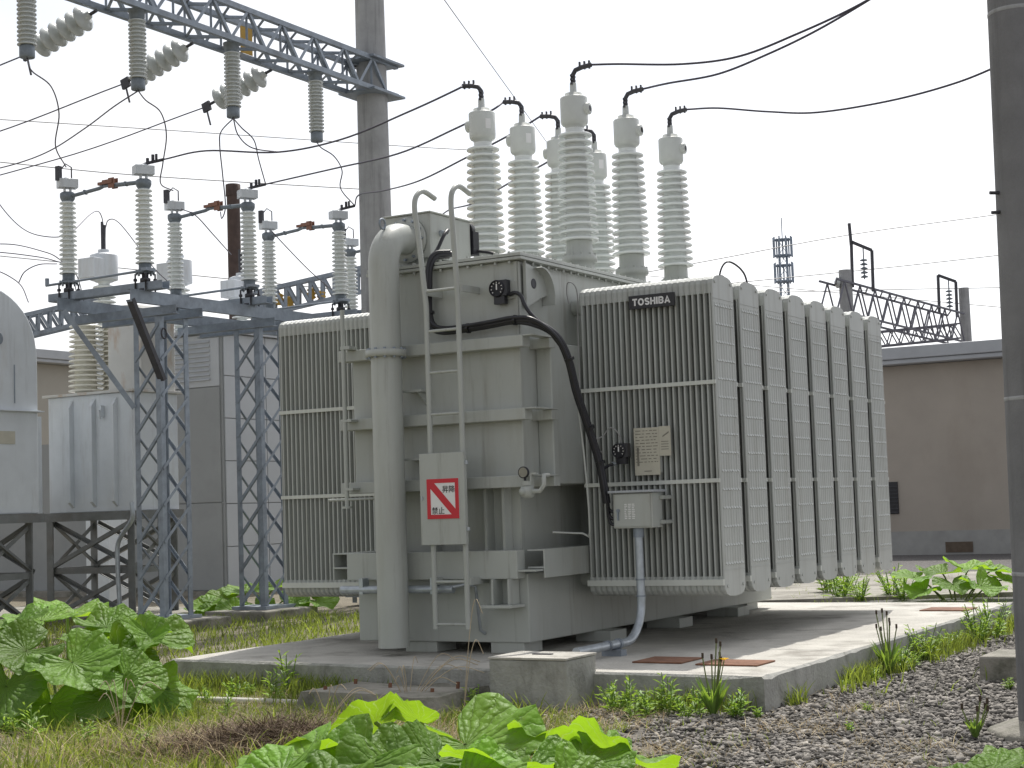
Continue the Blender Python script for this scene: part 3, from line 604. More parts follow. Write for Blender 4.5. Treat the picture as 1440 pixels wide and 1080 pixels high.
bu_lab = MB().box(.128, .134, -.03, .03, 1.6, 1.7).mesh('data_plate'); bu_lab.materials.append(white)
BUSH = []
def bushing(a, b, dir_world):
    B_ = link('bushing', bu_base, X, None, Matrix.Translation((a, b, 3.42)))
    link('porcelain', bu_porc, B_)
    ang = dir_world-RZ
    rot = Matrix.Rotation(ang, 4, 'Z')
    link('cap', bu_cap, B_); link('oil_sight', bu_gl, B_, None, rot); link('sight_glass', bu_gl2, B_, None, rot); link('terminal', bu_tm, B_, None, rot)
    if dir_world > 1: link('data_plate', bu_lab, B_, None, Matrix.Rotation(math.radians(-62)-RZ, 4, 'Z'))
    c_, s_ = math.cos(dir_world), math.sin(dir_world)
    BUSH.append(T(a, b, 3.42)+Vector((.2*c_, .2*s_, 2.085)))
LEFT, RIGHT = math.radians(160), math.radians(-25)
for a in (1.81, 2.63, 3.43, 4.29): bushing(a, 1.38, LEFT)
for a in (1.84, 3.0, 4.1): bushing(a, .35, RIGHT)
wire('neutral_lead', [(4.36, -.03, 3.42), (4.36, -.06, 3.72), (4.42, -.14, 3.83), (4.52, -.27, 3.7), (4.54, -.32, 3.42)], .011, black, None, parent=X)
obj('cable_head', MB().lathe([(.03, 0), (.03, .12), (.02, .14)], 10, (4.54, -.32, 3.36)).box(4.49, 4.59, -.37, -.27, 3.2, 3.36), steel_d, X)
wire('neutral_lead', [(4.3, -.0, 3.42), (4.31, -.03, 3.6), (4.34, -.09, 3.67), (4.39, -.17, 3.52), (4.4, -.2, 3.2)], .01, black, None, parent=X)
obj('cover_bracket', MB().box(4.0, 4.5, -.06, .02, 3.42, 3.47).box(4.1, 4.14, -.05, .0, 3.47, 3.6), paint, X)

# overhead conductors from the bushings
CAB = 'conductors from the transformer bushings'
def lead(start, pxs, r, label, end=None):
    pts = [start]+[at(*p) for p in pxs]+([end] if end else [])
    if not end:
        d = pts[-1]-pts[-2]; pts += [pts[-1]+d*k for k in range(1, 14)]          # runs on to a gantry out of view
    wire('overhead_conductor', pts, r, wire_m, label, 'conductor', CAB)
SW = Vector((-4.72, 21.9, 0))
def S(a, b, z): return SW+a*A+b*B+Vector((0, 0, z))
DIS = [-.26, 1.92, 4.15, 6.4]
def ends(i): return S(DIS[i]+.2, -.18, 4.532+1.79)
lead(BUSH[0], [(640, 127, 16.2), (575, 157, 17.2), (480, 196, 18.8), (390, 214, 20.0), (290, 212, 21)], .0115, 'dark sagging conductor from the left row bushing to the tallest disconnector', ends(0))
lead(BUSH[1], [(690, 156, 16.9), (640, 181, 17.5), (560, 216, 19.3), (470, 237, 21.5)], .0115, 'dark conductor passing behind the pole to the middle disconnector', ends(1))
lead(BUSH[2], [(720, 188, 17.8), (655, 222, 18.8), (590, 254, 20.5), (540, 268, 22.6), (505, 274, 24.2)], .0115, 'dark conductor from the hidden bushing to the third disconnector', ends(2))
lead(BUSH[3], [(790, 215, 19), (715, 258, 20.5), (665, 286, 22.5), (630, 296, 25)], .0115, 'dark conductor sagging behind the relief box', ends(3))
lead(BUSH[4], [(870, 90, 15.5), (960, 90, 15.2), (1040, 79, 15), (1120, 48, 14.8), (1200, 11, 14.6), (1275, -32, 14.4)], .0115, 'dark conductor rising from the tallest bushing')
lead(BUSH[5], [(940, 117, 16.2), (1010, 104, 15.9), (1080, 76, 15.6), (1150, 42, 15.3), (1230, -5, 15), (1290, -44, 14.8)], .0115, 'dark conductor rising from the bushing behind the tallest one')
lead(BUSH[6], [(1010, 152, 17), (1080, 157, 16.7), (1150, 158, 16.4), (1250, 142, 16), (1340, 118, 15.6), (1410, 90, 15.3), (1520, 40, 15)], .0115, 'dark conductor dipping behind the round concrete pole')

# ------------------------------------------------------------------ disconnector stand
F_ = thing('steel_stand', 'grey lattice steel stand on two braced columns carrying the disconnectors', 'steel stand', SW, RZ)
def tower(a0, w_, d_, h, n):
    L_ = [(a0, 0), (a0+w_, 0), (a0+w_, d_), (a0, d_)]
    for i, (x, y) in enumerate(L_):
        sx, sy = (1 if x == a0 else -1), (1 if y == 0 else -1)
        me = MB().box(0, sx*.085, 0, sy*.009, .05, h).box(0, sx*.009, sy*.0091, sy*.085, .05, h).mesh('leg'); link('leg', me, F_, steel, Matrix.Translation((x-sx*.02, y-sy*.02, 0)))
    dz = (h-.3)/n
    for i in range(4):
        p, q = L_[i], L_[(i+1) % 4]
        for k in range(n):
            z0, z1 = .2+k*dz, .2+(k+1)*dz
            nx, ny = (q[1]-p[1]), -(q[0]-p[0]); l = math.hypot(nx, ny); nx, ny = nx/l*.012, ny/l*.012
            bar('brace', (p[0]+nx, p[1]+ny, z0 if k % 1 == 0 else z1), (q[0]+nx, q[1]+ny, z1), .036, .04, steel, F_, True)
    obj('base_plate', MB().box(a0-.1, a0+w_+.1, -.1, d_+.1, .141, .185), steel, F_)
TWR = ((0, .53), (2.11, .50))
for a0, w_ in TWR: tower(a0, w_, .43, 4.22, 8)
for a0, w_ in ((4.9, .5),): tower(a0, w_, .43, 4.22, 8)
for a0, w_ in TWR+((4.9, .5),):
    for y in (-.05, .43): obj('cross_member', MB().box(a0-.3, a0-.288, -.5, 1.9, 4.23, 4.33) if False else MB().box(a0+ (0 if y < 0 else w_)-.06, a0+(0 if y < 0 else w_)+.06, -.3, 1.55, 4.225, 4.236).box(a0+(0 if y < 0 else w_)-.005, a0+(0 if y < 0 else w_)+.005, -.3, 1.55, 4.236, 4.35), steel, F_)
def channel(x0, x1, y, z, h, t=.07):
    return MB().box(x0, x1, y, y+.01, z, z+h).box(x0, x1, y+.01, y+t, z, z+.01).box(x0, x1, y+.01, y+t, z+h-.01, z+h)
obj('main_beam', channel(-.6, 7.4, -.05, 4.36, .17), steel, F_)
obj('main_beam', channel(-.62, 7.4, 1.25, 4.36, .17), steel, F_)
bar('knee_brace', (-.55, 1.2, 4.35), (-.02, .45, 3.0), .07, .07, steel, F_, True)
bar('knee_brace', (-.55, -.0, 4.4), (.02, -.02, 3.35), .11, .06, steel_d, F_, True)
obj('lifting_ring', MB().tube([(.02+.05*math.cos(math.radians(t)), -.06, 3.98+.07*math.sin(math.radians(t))) for t in range(0, 361, 30)], .012, 6), steel_d, F_)
for a0, w_ in TWR:
    o = obj('concrete_footing', MB().box(a0-.45, a0+w_+.3, -.35, .75, -.1, .14) if a0 else MB().box(-.9, .9, -.4, .8, -.1, .14), conold, None, .02); o.location = SW; o.rotation_euler = (0, 0, RZ)
    tag(o, 'weathered concrete footing under the first lattice column' if a0 == 0 else 'weathered concrete footing under the column beside the radiators', 'footing')

ins_me = MB().lathe([(.0, 0)]+shed_profile(.12, 1.16, 16, .076, .066, .127, .113), 24).mesh('porcelain'); ins_me.materials.append(porc)
icap = MB().lathe([(.13, 0), (.13, .022), (.085, .03), (.085, .12), (.078, .14)], 20)
itop = MB().lathe([(.075, 1.14), (.095, 1.17), (.105, 1.2), (.105, 1.25), (.08, 1.27)], 20).mesh('top_cap'); itop.materials.append(castiron)
for k in range(8): icap.lathe([(.014, -.03), (.014, .04)], 6, (math.cos(k*.785)*.112, math.sin(k*.785)*.112, 0))
icap = icap.mesh('insulator'); icap.materials.append(castiron)
tbox_me = MB().box(-.13, .13, -.085, .085, 1.33, 1.45).box(-.05, -.03, -.03, .03, 1.26, 1.33).box(.03, .05, -.03, .03, 1.26, 1.33).lathe([(.07, 1.45), (.05, 1.475), (0, 1.485)], 12).mesh('terminal_box'); tbox_me.materials.append(greytank)
stub_me = MB().lathe([(.09, 0), (.09, .02), (.045, .03), (.045, .1), (.07, .11), (.07, .16), (.045, .17), (.045, .24)], 14)
for k in range(4): stub_me.lathe([(.012, -.02), (.012, .12), (.026, .12), (.026, .15), (.012, .16), (.012, .22)], 8, (math.cos(k*1.571+.78)*.13, math.sin(k*1.571+.78)*.13, 0))
stub_me = stub_me.mesh('pedestal'); stub_me.materials.append(steel_d)
def disconnector():
    D = thing('disconnect_switch', 'grey porcelain disconnect switch with horizontal blade on the lattice steel stand', 'disconnector', (0, 0, 0), RZ, 'disconnect switches on the steel stand')
    obj('base_channel', MB().box(-.07, .07, -.36, 1.72, 0, .008).box(-.075, -.066, -.36, 1.72, .008, .11).box(.066, .075, -.36, 1.72, .008, .11), steel, D)
    for y in (0, 1.4):
        link('pedestal', stub_me, D, None, Matrix.Translation((0, y, .008)))
        I_ = link('insulator', icap, D, None, Matrix.Translation((0, y, .24))); link('porcelain', ins_me, I_); link('top_cap', itop, I_)
        link('terminal_box', tbox_me, D, None, Matrix.Translation((0, y, .24)) @ Matrix.Rotation(math.radians(-30), 4, 'Z'))
    bl_ = obj('blade', MB().tube([(0, 1.30, 1.45), (0, .80, 1.49), (0, .73, 1.51)], .026, 10).tube([(0, .55, 1.50), (0, .1, 1.48)], .03, 10).box(-.02, .02, .58, .76, 1.49, 1.52).box(-.03, .03, 1.05, 1.08, 1.44, 1.5).box(-.03, .03, .3, .33, 1.46, 1.52), castiron, D)
    obj('contact', MB().box(-.06, .06, .52, .70, 1.525, 1.58).box(-.045, -.03, .5, .60, 1.46, 1.6).box(.03, .045, .5, .60, 1.46, 1.6).box(-.02, .02, .70, .82, 1.53, 1.57), copper, bl_)
    obj('link_rod', MB().tube([(-.05, -.12, .27), (-.05, 1.78, .24)], .018, 8).box(-.07, -.03, 1.74, 1.78, .24, .34).box(-.16, .02, -.17, -.07, .25, .29), steel, D)
    obj('arcing_horn', MB().tube([(-.09, 1.42, 1.69), (-.09, 1.42, 1.83), (-.05, 1.38, 1.9), (-.0, 1.32, 1.85), (.0, 1.32, 1.7)], .01, 6).box(-.16, -.1, 1.40, 1.47, 1.66, 1.86), steel_d, D)
    obj('clamp', MB().tube([(.0, 0, 1.71), (.06, -.06, 1.74), (.2, -.18, 1.79)], .022, 8).box(.02, .05, -.06, -.03, 1.72, 1.8).box(.07, .1, -.11, -.08, 1.74, 1.85).box(.11, .13, -.14, -.11, 1.76, 1.86), steel_d, D)
    return D
D0 = disconnector()
for i, a in enumerate(DIS):
    d = D0 if i == 0 else copy_tree(D0); d.location = S(a, 0, 4.532)
    d['label'] = ('grey porcelain disconnect switch on the overhanging end of the lattice stand', 'grey porcelain disconnect switch with rusty pipe mast right behind it', 'grey porcelain disconnect switch rising behind the left radiator bank', 'mostly hidden disconnect switch between concrete pole and discharge pipe')[i]

# ------------------------------------------------------------------ overhead gantry and pole
PG = Vector((-2.02, 25.0, 0))
def G(a, b, z): return PG+a*A+b*B+Vector((0, 0, z))
GB = thing('lattice_beam', 'blue grey lattice steel gantry beam fixed to the concrete pole', 'gantry beam', G(0, 0, 7.95), RZ)
x0, x1, h, wd = -9.6, .35, .47, .46
for y in (-.23, .23):
    for z in (0, h): bar('chord', (x0, y, z), (x1, y, z), .075, .075, steel, GB, True)
n = 13; st = (x1-x0-.3)/n
for k in range(n):
    u0, u1 = x0+k*st, x0+(k+1)*st; um = (u0+u1)/2
    for y in (-.235, .235):
        bar('brace', (u0, y, 0), (um, y, h), .045, .045, steel, GB, True); bar('brace', (um, y, h), (u1, y, 0), .045, .045, steel, GB, True)
        bar('brace', (um, y*.97, 0), (um, y*.97, h), .04, .04, steel, GB, True)
    for z in (.01, h-.01): bar('brace', (u0, -.23, z), (um, .23, z), .04, .04, steel, GB, True); bar('brace', (um, .23, z), (u1, -.23, z), .04, .04, steel, GB, True)
obj('yellow_plate', MB().box(-3.1, -2.84, .05, .057, -.02, .36), yellow, GB)
def pole(name, loc, h, r0, r1, label, bands=(), m_=polecon):
    P = thing(name, label, 'utility pole', loc)
    obj('shaft', MB().lathe([(r0, -.1), (r1, h)], 40), m_, P)
    for z in bands: 
        r = r0+(r1-r0)*z/h; obj('band', MB().lathe([(r, -.012), (r+.002, -.008), (r+.002, .008), (r, .012)], 40, (0, 0, z)), polecon, P)
    return P
PL = pole('concrete_pole', G(0, 0, 0), 14, .285, .20, 'tall round concrete pole standing behind the transformer and holding the gantry beam', (4.6,))
for z in (7.93, 8.44):
    obj('pole_clamp', MB().prism([(-.42, -.34), (.42, -.34), (.42, .34), (-.42, .34)], lambda u, v, s, z=z: (u*A.x+v*B.x, u*A.y+v*B.y, z-.02+s*.035)), steel, PL)
hung = [-7.2, -5.35, -3.5, -1.62]
pi_me = MB().lathe([(.0, 0)]+shed_profile(.14, .92, 15, .075, .075, .115, .115), 22).mesh('porcelain'); pi_me.materials.append(greyporc)
pc_me = MB().lathe([(.085, 0), (.09, .01), (.09, .13), (.075, .15)], 18).mesh('pendant_insulator'); pc_me.materials.append(castiron)
pt_me = MB().lathe([(.08, .9), (.1, .93), (.1, 1.0), (.12, 1.005), (.12, 1.03)], 18).mesh('top_cap'); pt_me.materials.append(castiron)
for i, a in enumerate(hung):
    o = link('pendant_insulator', pc_me); o.location = G(a, -.12, 6.9); tag(o, 'grey ribbed post insulator hanging from the gantry beam, '+('fourth', 'third', 'second', 'first')[i]+' counted from the pole', 'insulator', 'post insulators hanging under the gantry beam')
    link('porcelain', pi_me, o); link('top_cap', pt_me, o)
disc_me = MB().lathe([(.02, -.06), (.04, -.05), (.045, 0), (.09, .012), (.135, .04), (.14, .05), (.12, .052), (.09, .045), (.04, .06), (.03, .075), (.02, .11)], 22, (0, 0, 0), 'x').mesh('disc'); disc_me.materials.append(greyporc)
for i, a in enumerate((-7.6, -5.77, -3.97, -2.28)):
    p0, p1 = G(a, .28, 7.84), G(a, 1.28, 7.56); d = (p1-p0).normalized()
    o = thing('insulator_string', 'string of grey disc insulators slung off the gantry beam, '+('fourth', 'third', 'second', 'first')[i]+' counted from the pole', 'insulator', p0, 0, 'disc insulator strings on the gantry')
    o.rotation_euler = d.to_track_quat('X', 'Z').to_euler()
    for k in range(6): link('disc', disc_me, o, None, Matrix.Translation((.06+k*.152, 0, 0)) @ Matrix.Scale(1.22, 4))
    obj('link_fitting', MB().tube([(-.12, 0, .0), (.2, 0, 0)], .022, 8), steel_d, o)
    obj('line_clamp', MB().tube([(.9, 0, 0), (1.2, 0, 0)], .022, 8).box(1.08, 1.22, -.02, .02, -.08, .06).box(1.15, 1.17, -.01, .01, -.3, -.05), steel_d, o)
    q = p0+d*1.2
    wire('line_wire', [q, G(a, 4.5, 7.15), G(a, 9, 7.0), G(a, 16, 7.4)], .0095, wire_m, 'thin line wire leaving a disc insulator string', 'wire', 'line wires from the disc insulator strings')
J = 'jumper wires under the gantry'
def jumper(p, label): wire('jumper_wire', p, .0095, wire_m, label, 'wire', J)
jl = 'dark jumper wire drooping from a pendant insulator to the disconnectors'
def rear(i): return S(DIS[i], 1.42, 6.40)
def hb(i): return G(hung[i], -.12, 6.89)
jumper([hb(0), at(45, 100, 19.5), at(72, 122, 20.3), at(83, 160, 21.2), at(78, 205, 22), rear(0)], 'dark jumper wire dropping from the outermost post insulator to the first disconnector')
jumper([hb(1), at(205, 141, 20.9), at(226, 158, 21.5), at(234, 190, 22.3), at(229, 230, 23), at(226, 258, 23.6), rear(1)], 'dark jumper wire dropping from the third post insulator to the second disconnector')
jumper([hb(1), at(160, 150, 21), at(120, 180, 22), at(70, 212, 23), at(20, 231, 24), at(-40, 245, 25)], 'dark jumper wire swinging from the third post insulator away past the old tanks')
jumper([hb(2), at(340, 180, 22.5), at(357, 197, 22.8), at(364, 225, 23), ends(1)], 'short dark jumper wire from second post insulator to the clamp before the rusty mast')
jumper([hb(2), at(311, 185, 22.8), at(309, 205, 23.2), at(313, 245, 24), at(317, 290, 24.6), at(312, 307, 24.8), at(310, 298, 24.9)], 'loose dark jumper loop hanging past the rusty mast')
jumper([hb(3), at(452, 208, 24), at(470, 220, 24.4), at(481, 240, 24.7), at(479, 265, 25), ends(2)], 'dark jumper wire from the post insulator beside the pole to the third disconnector')
jumper([hb(2), at(335, 190, 22.5), at(355, 208, 22.8), at(395, 214, 23.3)], 'thin jumper wire joining second post insulator to the overhead conductor')
# control wires swung between the old bushings and the far structures
LW = 'loose service wires beyond the disconnectors'
for pts in ([(-20, 250, 26), (0, 288, 26), (30, 320, 26), (60, 332, 26), (95, 330, 26), (125, 303, 27), (137, 297, 27.5), (143, 305, 28), (146, 322, 28)],
            [(148, 322, 28), (152, 310, 28), (163, 310, 28), (180, 328, 28), (215, 375, 28), (235, 395, 28)],
            [(-20, 343, 25), (20, 344, 25), (55, 352, 25.2), (80, 362, 25.5), (100, 385, 26), (112, 430, 27)],
            [(-20, 353, 25), (30, 358, 25), (75, 366, 25), (105, 382, 25.5), (120, 430, 27)],
            [(26, 398, 25), (35, 382, 25), (55, 372, 25), (80, 371, 25.2)],
            [(255, 294, 24), (275, 303, 24), (300, 330, 25), (325, 358, 27)],
            [(382, 325, 25), (410, 355, 26), (440, 385, 27), (470, 410, 29)],
            [(-10, 378, 24.6), (12, 388, 24.4), (30, 402, 24.2), (40, 425, 24)]):
    wire('service_wire', [at(*p) for p in pts], .009, wire_m, 'thin looping service wire among the old bushings', 'wire', LW)

# ------------------------------------------------------------------ right-hand pole
PRT = pole('concrete_pole', (3.262, 10.15, 0), 9, .225, .115, 'round concrete pole at the gravel edge with ring marks and climbing spikes', (.98, 2.06, 4.5), mat('dark_pole_concrete', (.2, .2, .205), .85, var=.15, scale=4, bump=.2, bscale=60, dirt=(.09, .09, .09), dirt_amt=.5, dscale=(5, 5, .3), dn=2))
obj('climbing_spike', MB().tube([(-.15, -.03, 3.35), (-.24, -.05, 3.35)], .012, 6).tube([(-.15, -.03, 3.23), (-.235, -.05, 3.225)], .012, 6), steel_d, PRT)
o = obj('pole_collar', MB().lathe([(.46, -.1), (.45, .03), (.3, .085), (.2, .10)], 9), conold, None, .02); o.location = (3.3, 10.15, 0); tag(o, 'rough broken concrete collar round the foot of the pole', 'footing')
o = obj('concrete_block', MB().box(-.3, .3, -.35, .35, -.1, .2), conold, None, .02); o.location = (4.05, 13.1, 0); o.rotation_euler = (0, 0, RZ); tag(o, 'low grey concrete block on gravel behind the pole', 'block')

# ------------------------------------------------------------------ pit block, old footing, ground pipes
Pb = thing('cable_pit', 'square raised concrete cable pit with pale lid in front of the transformer', 'cable pit', T(-1.36, -.88, -SLABZ), RZ)
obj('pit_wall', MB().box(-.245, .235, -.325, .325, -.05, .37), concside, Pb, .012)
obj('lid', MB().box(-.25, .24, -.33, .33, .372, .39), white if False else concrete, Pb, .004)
obj('lid_handle', MB().box(-.02, .02, -.08, .08, .3902, .398), steel_d, Pb)
ft = MB(); n = 22; r0 = []; r1 = []
for k in range(n):
    t = 2*math.pi*k/n; c_, s_ = math.cos(t), math.sin(t); q = max(abs(c_), abs(s_)); e = 1+.09*random.uniform(-1, 1)
    r0.append((c_/q*.5*e, s_/q*.7*e, -.1)); r1.append((c_/q*.43*e, s_/q*.63*e, .13+.025*random.uniform(-1, 1)))
ft.add(r0+r1, [(k, (k+1) % n, n+(k+1) % n, n+k) for k in range(n)]+[[n+k for k in range(n)]])
o = obj('old_footing', ft, conold, None); o.location = T(-1.6, .28, -SLABZ); o.rotation_euler = (0, 0, RZ); tag(o, 'crumbling low concrete footing in front of the slab', 'footing')
ob = MB()
for (x, y) in ((-.25, .5), (-.2, -.45), (.22, .55), (.24, -.4), (.05, .1)): ob.tube([(x, y, .1), (x+.01, y, .17)], .016, 6)
obj('anchor_bolt', ob, rust, o)
wire('ground_pipe', [at(748, 987, 12.55)+Vector((0, 0, .03)), at(725, 994, 12.45), at(690, 998, 12.4), at(640, 996, 12.55), at(560, 993, 12.8)], .035, pvc, 'pale plastic pipe lying on ground beside the cable pit', 'pipe', seg=10)
wire('ground_pipe', [at(500, 993, 12.95), at(440, 990, 13.05), at(365, 987, 13.2), at(260, 984, 13.4)], .03, pvc, 'long pale pipe half hidden in grass before the old footing', 'pipe', seg=10)

# ------------------------------------------------------------------ old grey transformers at the left
def stand(parent, x0, x1, y0, y1, zt, xs, ys):
    for x in xs:
        for y in ys: bar('post', (x, y, 0), (x, y, zt-.12), .13, .13, stand_m, parent, True)
    for y in ys:
        for p, q in zip(xs, xs[1:]):
            bar('stand_rail', (p, y, .75), (q, y, .75), .05, .09, stand_m, parent)
            for z0, z1 in ((.05, .72), (.8, zt-.15)): bar('brace', (p, y+.02, z0), (q, y+.02, z1), .06, .06, stand_m, parent, True); bar('brace', (q, y-.03, z0), (p, y-.03, z1), .06, .06, stand_m, parent, True)
    for x in xs:
        for p, q in zip(ys, ys[1:]):
            bar('stand_rail', (x, p, .75), (x, q, .75), .05, .09, stand_m, parent)
            for z0, z1 in ((.05, .72), (.8, zt-.15)): bar('brace', (x+.02, p, z0), (x+.02, q, z1), .06, .06, stand_m, parent, True); bar('brace', (x-.03, q, z0), (x-.03, p, z1), .06, .06, stand_m, parent, True)
    obj('stand_beam', MB().box(x0, x1, y0, y0+.08, zt-.13, zt-.002).box(x0, x1, y1-.08, y1, zt-.13, zt-.002).box(x0, x0+.08, y0+.081, y1-.081, zt-.13, zt-.002), stand_m, parent)
fat_me = MB().lathe([(.19, 0)]+shed_profile(.04, 1.12, 14, .17, .15, .265, .24)+[(.15, 1.2)], 28).mesh('bushing'); fat_me.materials.append(porc_old)
slim_me = MB().lathe([(.1, 0)]+shed_profile(.04, .9, 11, .1, .09, .19, .18)+[(.12, .95)], 24).mesh('bushing'); slim_me.materials.append(porc)
def capped(parent, x, y, z, sc_=1):
    b_ = link('bushing', slim_me, parent, None, Matrix.Translation((x, y, z)) @ Matrix.Scale(sc_, 4))
    obj('cap', MB().lathe([(.14, .93), (.17, .95), (.22, .96), (.22, 1.36), (.17, 1.38), (.09, 1.4), (.09, 1.45)], 22).box(-.4, -.15, -.17, .17, .96, 1.28), rustgrey if False else greytank, b_, .01)
    obj('terminal', MB().tube([(0, 0, 1.43), (0, 0, 1.62), (.01, 0, 1.85)], .035, 8).tube([(-.03, 0, 1.45), (-.03, 0, 1.9)], .02, 8), steel_d, b_)
    return b_
K0 = Vector((-5.67, 24.3, 0))
K = thing('old_transformer', 'old pale grey ribbed transformer tank with cream bushings on steel stand', 'transformer', K0, RZ)
obj('tank', MB().box(0, 1.0, 0, 1.72, 1.63, 3.40), greytank, K, .01)
for y in (.32, .76, 1.22): obj('rib', MB().prism([(0, 1.70), (-.09, 1.78), (-.09, 3.22), (0, 3.34)], lambda u, v, s, y=y: (u-.001, y-.03+s*.06, v)), greytank, K)
obj('lid', MB().box(-.06, 1.06, -.07, 1.79, 3.401, 3.44), rustgrey, K, .004)
obj('lug', MB().box(-.08, -.001, .55, .60, 3.05, 3.22).tube([(-.1, .575, 3.15), (-.07, .575, 3.02)], .02, 8), greytank, K)
for x, y in ((.36, 1.28), (.78, 1.08)): link('bushing', fat_me, K, None, Matrix.Translation((x, y, 3.44)))
obj('turret', MB().box(.2, .95, -.02, .66, 3.441, 4.55).prism([(-.02, 4.551), (.66, 4.551), (.52, 4.75), (.12, 4.75)], lambda u, v, s: (.22+.7*s, u, v)), rustgrey, K, .02)
capped(K, 1.95, 2.4, 4.5, 1.05)
obj('turret', MB().lathe([(.32, 3.44), (.32, 4.4), (.24, 4.49)], 20, (1.95, 2.4, 0)).box(1.70, 2.2, 2.15, 2.65, 0, 3.44), greytank, K)
stand(K, -.05, 1.05, -.05, 1.78, 1.63, (0.02, .95), (.02, 1.68))
obj('conduit', MB().tube(smooth_path([(-.12, -.08, 1.75), (-.12, -.08, 1.5), (-.1, .2, 1.2), (-.1, .24, .9), (-.1, .2, .05)], 4), .035, 8), zinc, K)
o = obj('foundation', MB().box(-.5, 1.6, -.5, 5.6, -.1, .1), conold, None, .02); o.location = K0; o.rotation_euler = (0, 0, RZ); tag(o, 'low weathered concrete foundation under the old grey transformers', 'foundation')
DM = thing('old_transformer', 'grey round topped old transformer tank with disc plate beside the ribbed one', 'transformer', Vector((-7.95, 21.65, 0)), RZ)
prof = [(0, 1.63), (2.2, 1.63), (2.2, 3.75)]+[(1.1+1.1*math.cos(math.radians(t)), 3.75+1.12*math.sin(math.radians(t))**.8) for t in range(8, 173, 8)]+[(0, 3.75)]
obj('tank', MB().prism(prof, lambda u, v, s: (u, 0+s*1.6, v)), greytank, DM, .02)
obj('seam', MB().box(-.03, 2.23, -.03, -.001, 3.08, 3.11).box(-.03, 2.26, -.07, -.031, 3.085, 3.1), greytank, DM)
obj('seam', MB().box(1.32, 1.328, -.006, -.001, 1.63, 3.07).box(.6, .608, -.006, -.001, 1.63, 3.07).box(1.75, 1.765, -.008, -.001, 3.2, 3.75).box(1.35, 1.365, -.008, -.001, 3.2, 3.6), steel, DM)
obj('disc_plate', MB().lathe([(.09, -.02), (.09, 0)], 20, (1.45, -.001, 4.1), 'y').lathe([(.05, -.04), (.06, -.02)], 20, (1.45, -.001, 4.1), 'y'), steel, DM)
obj('data_plate', MB().box(1.3, 1.75, -.012, -.001, 2.62, 2.8), platem, DM)
obj('panel', MB().box(2.26, 2.55, .3, 1.5, 1.63, 3.05), greytank, DM)
link('bushing', fat_me, DM, None, Matrix.Translation((2.75, 1.1, 3.1)) @ Matrix.Scale(.9, 4)); obj('turret', MB().lathe([(.24, 1.63), (.24, 3.1)], 18, (2.75, 1.1, 0)), greytank, DM)
stand(DM, -.05, 2.25, -.05, 1.65, 1.63, (.05, 1.1, 2.1), (.05, 1.55))

# ------------------------------------------------------------------ clad enclosure behind the columns
EN = thing('clad_enclosure', 'tall pale metal clad enclosure with louvred grey end behind the columns', 'enclosure', Vector((-5.5, 30.9, 0)), RZ)
obj('wall', MB().box(0, 6.5, 0, 3.2, .1, 4.98), cabinet_g, EN)
obj('plinth', MB().box(-.1, 6.6, -.1, 11.3, -.1, .1), conold, EN)
obj('low_wing', MB().box(.4, 6, 3.201, 11.2, .1, 3.1), cabinet_g, EN)
for k in range(5):
    for j in range(6): obj('panel', MB().box(.05+k*1.25, 1.28+k*1.25, -.03, -.001, .12+j*.81, .915+j*.81), cabinet_w, EN, .006)
for j, (z0, z1, m_) in enumerate(((.12, 1.75, cabinet_g), (1.77, 3.95, cabinet_g), (3.97, 4.96, cabinet_w))):
    for k in range(2): obj('panel', MB().box(-.03, -.001, .04+k*1.6, 1.6+k*1.6, z0, z1), m_, EN, .004)
for j in range(9): obj('louvre', MB().prism([(-.03, 4.08+j*.09), (-.075, 4.09+j*.09), (-.03, 4.14+j*.09)], lambda u, v, s: (u-.001, .25+s*.85, v)), cabinet_w, EN)
obj('roof', MB().box(-.12, 6.6, -.12, 3.3, 4.981, 5.06), roof_g, EN)
for i, x in enumerate((0.3, 3.0)): capped(EN, x+.5, 1.7+i*.65, 5.06, 1.15)
o = obj('rusty_pole', MB().lathe([(.15, -.1), (.145, 8.5)], 18).lathe([(.165, 8.5), (.165, 8.75), (.14, 8.76)], 18), rustpole); o.location = (-5.98, 35.5, 0); tag(o, 'dark rusty steel pipe mast behind the pale enclosure', 'mast')

# ------------------------------------------------------------------ beige buildings
def building(loc, ln, dp, h, label, vents=True):
    Bd = thing('building', label, 'building', loc, RZ)
    obj('wall', MB().box(0, dp, 0, ln, .57, h), wall_b if vents else wallgrey, Bd)
    obj('plinth', MB().box(-.04, dp+.04, -.04, ln+.04, -.2, .569), plinth_m, Bd)
    obj('roof', MB().box(-.45, dp+.4, -.45, ln+.45, h+.01, h+.12).box(-.5, dp+.5, -.5, ln+.5, h+.125, h+.42), roof_g, Bd, .02)
    if vents:
        for y in (8.9, 12.25):
            lv = obj('louvred_vent', MB().box(-.03, -.001, y, y+.36, 1.0, 1.78), louvre_m, Bd)
            for j in range(8): obj('slat', MB().box(-.06, -.031, y+.01, y+.35, 1.03+j*.09, 1.05+j*.09), steel_d, lv)
        obj('air_brick', MB().box(-.06, -.041, 10.5, 11.15, .05, .3), mat('brown_vent', (.13, .1, .075), .9, var=.25, scale=8), Bd)
    return Bd
building(at(1170, 778, 40.8)*1.0-B*0 + Vector((0, 0, -at(1170, 778, 40.8).z)) - B*14, 14.0, 9, 4.6, 'beige rendered building with grey flat roof beyond the gravel')
building(Vector((-15.5, 52, 0)), 9, 14, 6.6, 'distant beige building with grey roof between the old tanks', False)

